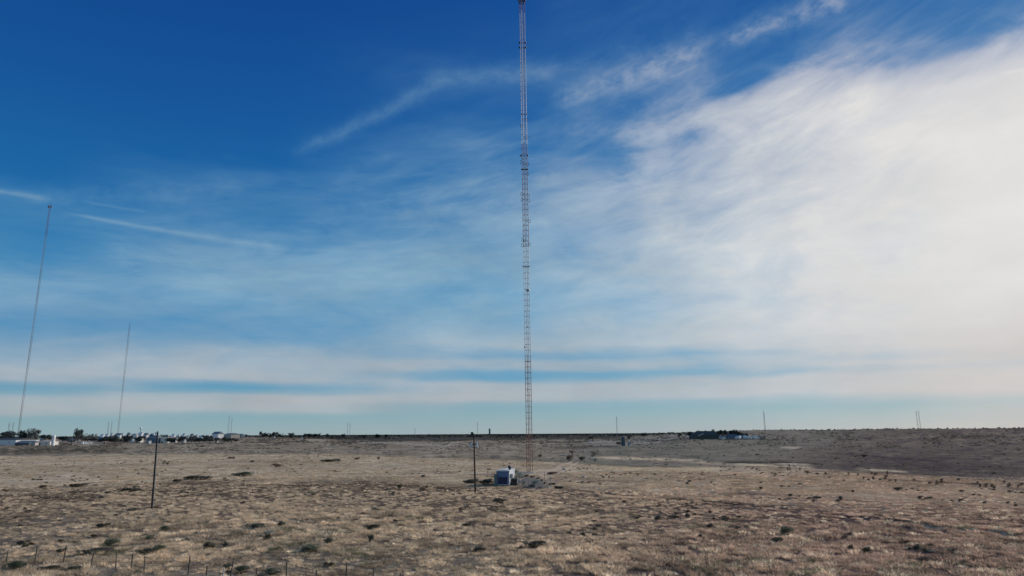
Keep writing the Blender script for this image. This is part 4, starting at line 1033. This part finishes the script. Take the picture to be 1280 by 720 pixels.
HS = [
 (-12,25,546.9,860,'white','dark','long low white building with a dark roof at the left frame edge',.28),
 (17,40,549.4,830,'slate','grey','low dark shed in front of the long white building',.5),
 (39.5,46,550.3,800,'pink','grey','small pale outbuilding left of the beige barn',.25),
 (46,65,549.6,810,'cream','tan','beige barn just left of the white silo',.18),
 (38,41.5,546.2,930,'white','white','small white shed behind the beige barn, left of its neighbour',.4),
 (43,47.5,546.2,930,'white','grey','small white shed behind the beige barn, right of its neighbour',.4),
 (119,132,546.2,960,'tan','grey','long low house with grey roof right of the white trailers',.4),
 (133,141,545.2,1000,'slate','grey','low house with grey roof left of the thin village mast',.5),
 (137.6,140.4,541.6,1300,'white','white','small white gabled house just left of the thin village mast',.3),
 (142,150,542,1300,'slate','slate','dark roofed house right of the thin village mast',.4),
 (150.5,154,541.8,1250,'white','white','white gabled house below the water tower on the left',.4),
 (157,161.5,541.2,1350,'white','grey','white house high behind the dark village trees',.4),
 (163,170,542.4,1150,'white','tan','white house below the water tower',.3),
 (162,167,547,900,'white','tan','small white house in the front row of the village',.25),
 (169,177,546.8,900,'cream','tan','cream house in the front row right of the small white one',.25),
 (171,177.5,541,1300,'white','white','bright white building right of the water tower',.3),
 (178,184,541.6,1250,'white','grey','white house on the skyline left of the grey roofed hall',.4),
 (181,198,544.8,880,'blue','grey','large hall with broad pale grey roof left of the bare pole top',.3),
 (183.5,188,549,860,'white','grey','low white shed in front of the grey roofed hall',.3),
 (199.5,212,545.9,870,'cream','cream','plain cream block just right of the bare pole',.05),
 (191,196,540.8,1350,'white','white','white roof on the skyline behind the grey roofed hall',.4),
 (215,221,546.2,900,'white','grey','white house right of the cream block',.35),
 (220,224,543.3,1100,'pink','white','pale roof behind the white house right of the cream block',.5),
 (227,231.5,548,870,'white','white','white gabled shed in the front row, right part of the village',.6),
 (226,231,542,1250,'white','white','white roof on the skyline right of the cream block',.5),
 (236,241,542.3,1250,'white','grey','white house on the skyline above the dark trees',.5),
 (247,254,544.2,1000,'white','white','white roofed house among dark trees left of the arched hall',.6),
 (262,275,540,1120,'white','blue','arched hall with blue grey roof at the right end of the village',.35),
 (269,272.3,546.8,860,'cream','grey','narrow cream shed in front of the arched hall',.2),
 (275,293,541.6,1200,'tan','grey','long grey roofed warehouse right of the arched hall',.3),
 (292,303,542.4,1250,'slate','blue','low blue grey roofed shed at the far right end of the village',.4),
 (341,343.5,545.4,1350,'white','white','tiny white house under the skyline trees right of the village',.4),
 (375.5,378,547.3,1100,'white','white','tiny white shed in the scrub right of the village',.4),
]
HS += [
 (124,129,543,1150,'white','white','white roofed house left of the grey roofed ones by the thin mast',.5),
 (130,135,542.6,1180,'cream','white','pale roofed house just left of the thin mast foot',.5),
 (144,150,543.6,1050,'cream','white','pale cream house right of the thin mast foot',.5),
 (153,158,544,1020,'white','white','bright low house among dark trees right of the thin mast',.5),
 (166,171,544.2,1000,'white','cream','bright low house behind the front row below the water tower',.5),
 (186,192,542,1150,'white','white','broad white roof behind the grey roofed hall',.55),
 (205,210,543.2,1100,'white','white','white roof rising behind the plain cream block',.6),
 (213,218,542.6,1150,'cream','white','pale roof on the skyline just right of the cream block',.6),
 (232,236,544,1050,'white','cream','low pale house in the gap of the dark trees',.5),
 (242,247,543.4,1100,'white','white','white roof among dark trees left of the arched hall group',.6),
 (256,261,543.6,1100,'cream','white','pale gabled house just left of the arched hall',.5),
 (84,93,547.6,960,'tan','white','low pale roofed shed in the thicket right of the silo',.6),
 (49,56,545.4,1000,'grey','white','pale roofed shed behind the beige barn left of the silo',.6),
 (26,36,547,930,'slate','white','low pale roofed shed between the long white building and the barn',.5),
]
for a in HS: house(*a)
# white silo
q = at_d(67.5, 850); o = thing('silo', 'tall slim white silo at the right end of the beige barn', 'silo', q)
b_ = MB(); b_.lathe((0,0,-.3), [(1.6,0),(1.6,9.3),(1.45,9.8)], 14); b_.build('barrel', wallm('white'), o, False)
b_ = MB(); b_.lathe((0,0,9.5), [(1.5,0),(1.1,.7),(.3,1.1)], 14); b_.build('dome', wallm('white'), o)
# parked trailers row (white)
for k, px in enumerate((104,107.5,111,115)):
    q = at_d(px, 930+k*4); o = thing('white_trailer', 'small white trailer in the row between the tallest tree and the village', 'trailer', q, rad(25+k*4), 'row of small white trailers')
    b_ = MB(); b_.box((0,0,1.75), (2.4,6,2.4)); b_.build('body', wallm('white'), o)
    b_ = MB(); b_.box((0,0,3.0), (2.2,5.6,.15)); b_.build('roof', wallm('white'), o)
    b_ = MB(); 
    for s in (-1, 1):
        b_ = MB(); b_.tube((s*1.0,0,.4), (s*1.22,0,.4), .4, n=10); b_.build('wheel', m_black, o)
# farm
house(866,898,538.8,1060,'green','green','big dark green grey barn with a wide gable at the farm on the right',.5,'barn','barn',depth=16,rz=rad(8),hip=.22)
house(858,870,541.3,1075,'green','slate','low dark shed at the left end of the big barn',.3,'shed','shed')
house(897,905,544.3,1035,'white','grey','small white walled shed right of the big barn',.35,'shed','shed')
house(903,920,542.2,1045,'blue','slate','blue grey house between the barn and the largest tree',.45)
house(918,931,543.3,1030,'blue','grey','low pale blue grey house in front of the largest farm tree',.4)
b_ = MB(); q = at_d(876,1055); 
o = thing('roof_panel', 'bright sunlit strip of sheet roofing on the left slope of the big barn', 'roof sheet', q+Vector((0,-.3,0)), 0)
b_.box((0,0,0),(9,.4,.6)); w_ = b_.build('sheet', wallm('white'), o); w_.location = (0,0,5.6+.6); w_.rotation_euler = (0, rad(-22), 0)
for k, (px, s_, cl) in enumerate(((921,.9,'white'),(924.5,1.0,'white'),(928,.8,'blue'),(931,1.1,'white'),(934,1.0,'white'),(937,.9,'white'),(941,.9,'blue'),(944.5,1.0,'white'),(948,.8,'blue'),(951,.9,'grey'))):
    q = at_d(px, 985+random.uniform(-14,14)); o = thing('parked_truck', 'pale parked truck in the crowded yard right of the farm', 'truck', q, rad(random.uniform(10,80)), 'pale trucks parked in the farm yard')
    b_ = MB(); o.scale = (1.8,1.8,2.1); b_.add([(-2.6,-1,.5),(2.6,-1,.5),(2.6,1,.5),(-2.6,1,.5),(-2.6,-1,1.35),(2.6,-1,1.2),(2.6,1,1.2),(-2.6,1,1.35)], [(3,2,1,0),(4,5,6,7),(0,1,5,4),(1,2,6,5),(2,3,7,6),(3,0,4,7)]); b_.build('body', wallm(cl), o)
    b_ = MB(); b_.add([(-2.2,-.95,1.3),(1.0,-.95,1.25),(1.0,.95,1.25),(-2.2,.95,1.3),(-1.9,-.8,2.2*s_),(.3,-.8,2.2*s_),(.3,.8,2.2*s_),(-1.9,.8,2.2*s_)], [(4,5,6,7),(0,1,5,4),(1,2,6,5),(2,3,7,6),(3,0,4,7)]); b_.build('cab', wallm(cl), o)
    for a in (-1.6, 1.6):
        for s in (-1, 1): b_ = MB(); b_.tube((a,s*.85,.4), (a,s*1.05,.4), .4, n=8); b_.build('wheel', m_black, o)
# tank house right of the mast
q = at_d(779, 560); o = thing('storage_tank', 'dark upright storage tank standing alone in the grey land right of the mast', 'tank', q)
b_ = MB(); b_.lathe((0,0,-.3), [(1.6,0),(1.6,6.6),(1.5,6.9)], 16); b_.build('barrel', mat('tank_slate', (.07,.09,.11), .6), o)
b_ = MB(); b_.lathe((0,0,6.6), [(1.65,0),(.9,.5),(.2,.7)], 16); b_.build('roof', mat('tank_slate', (.1,.1,.1)), o)
b_ = MB(); b_.tube((1.0,-1.35,0), (1.0,-1.35,6.6), .06, n=4); b_.build('ladder', m_dark, o)
house(783.5,787.5,553.2,570,'white','blue','small white shed right of the dark upright tank',.3,'shed','shed')
shrub(775, 556, 12, 4, 'dark', 'dark bush at the foot of the upright tank')
q = at(738.4, 551.6); o = thing('white_marker', 'small white marker post at the foot of the dark tree right of the mast', 'post', q)
b_ = MB(); b_.box((0,0,1.4), (1.3,.6,2.8)); b_.build('panel', wallm('white'), o)
b_ = MB(); b_.tube((0,.4,0), (0,.4,3.2), .12, n=6); b_.build('post', m_steel, o)
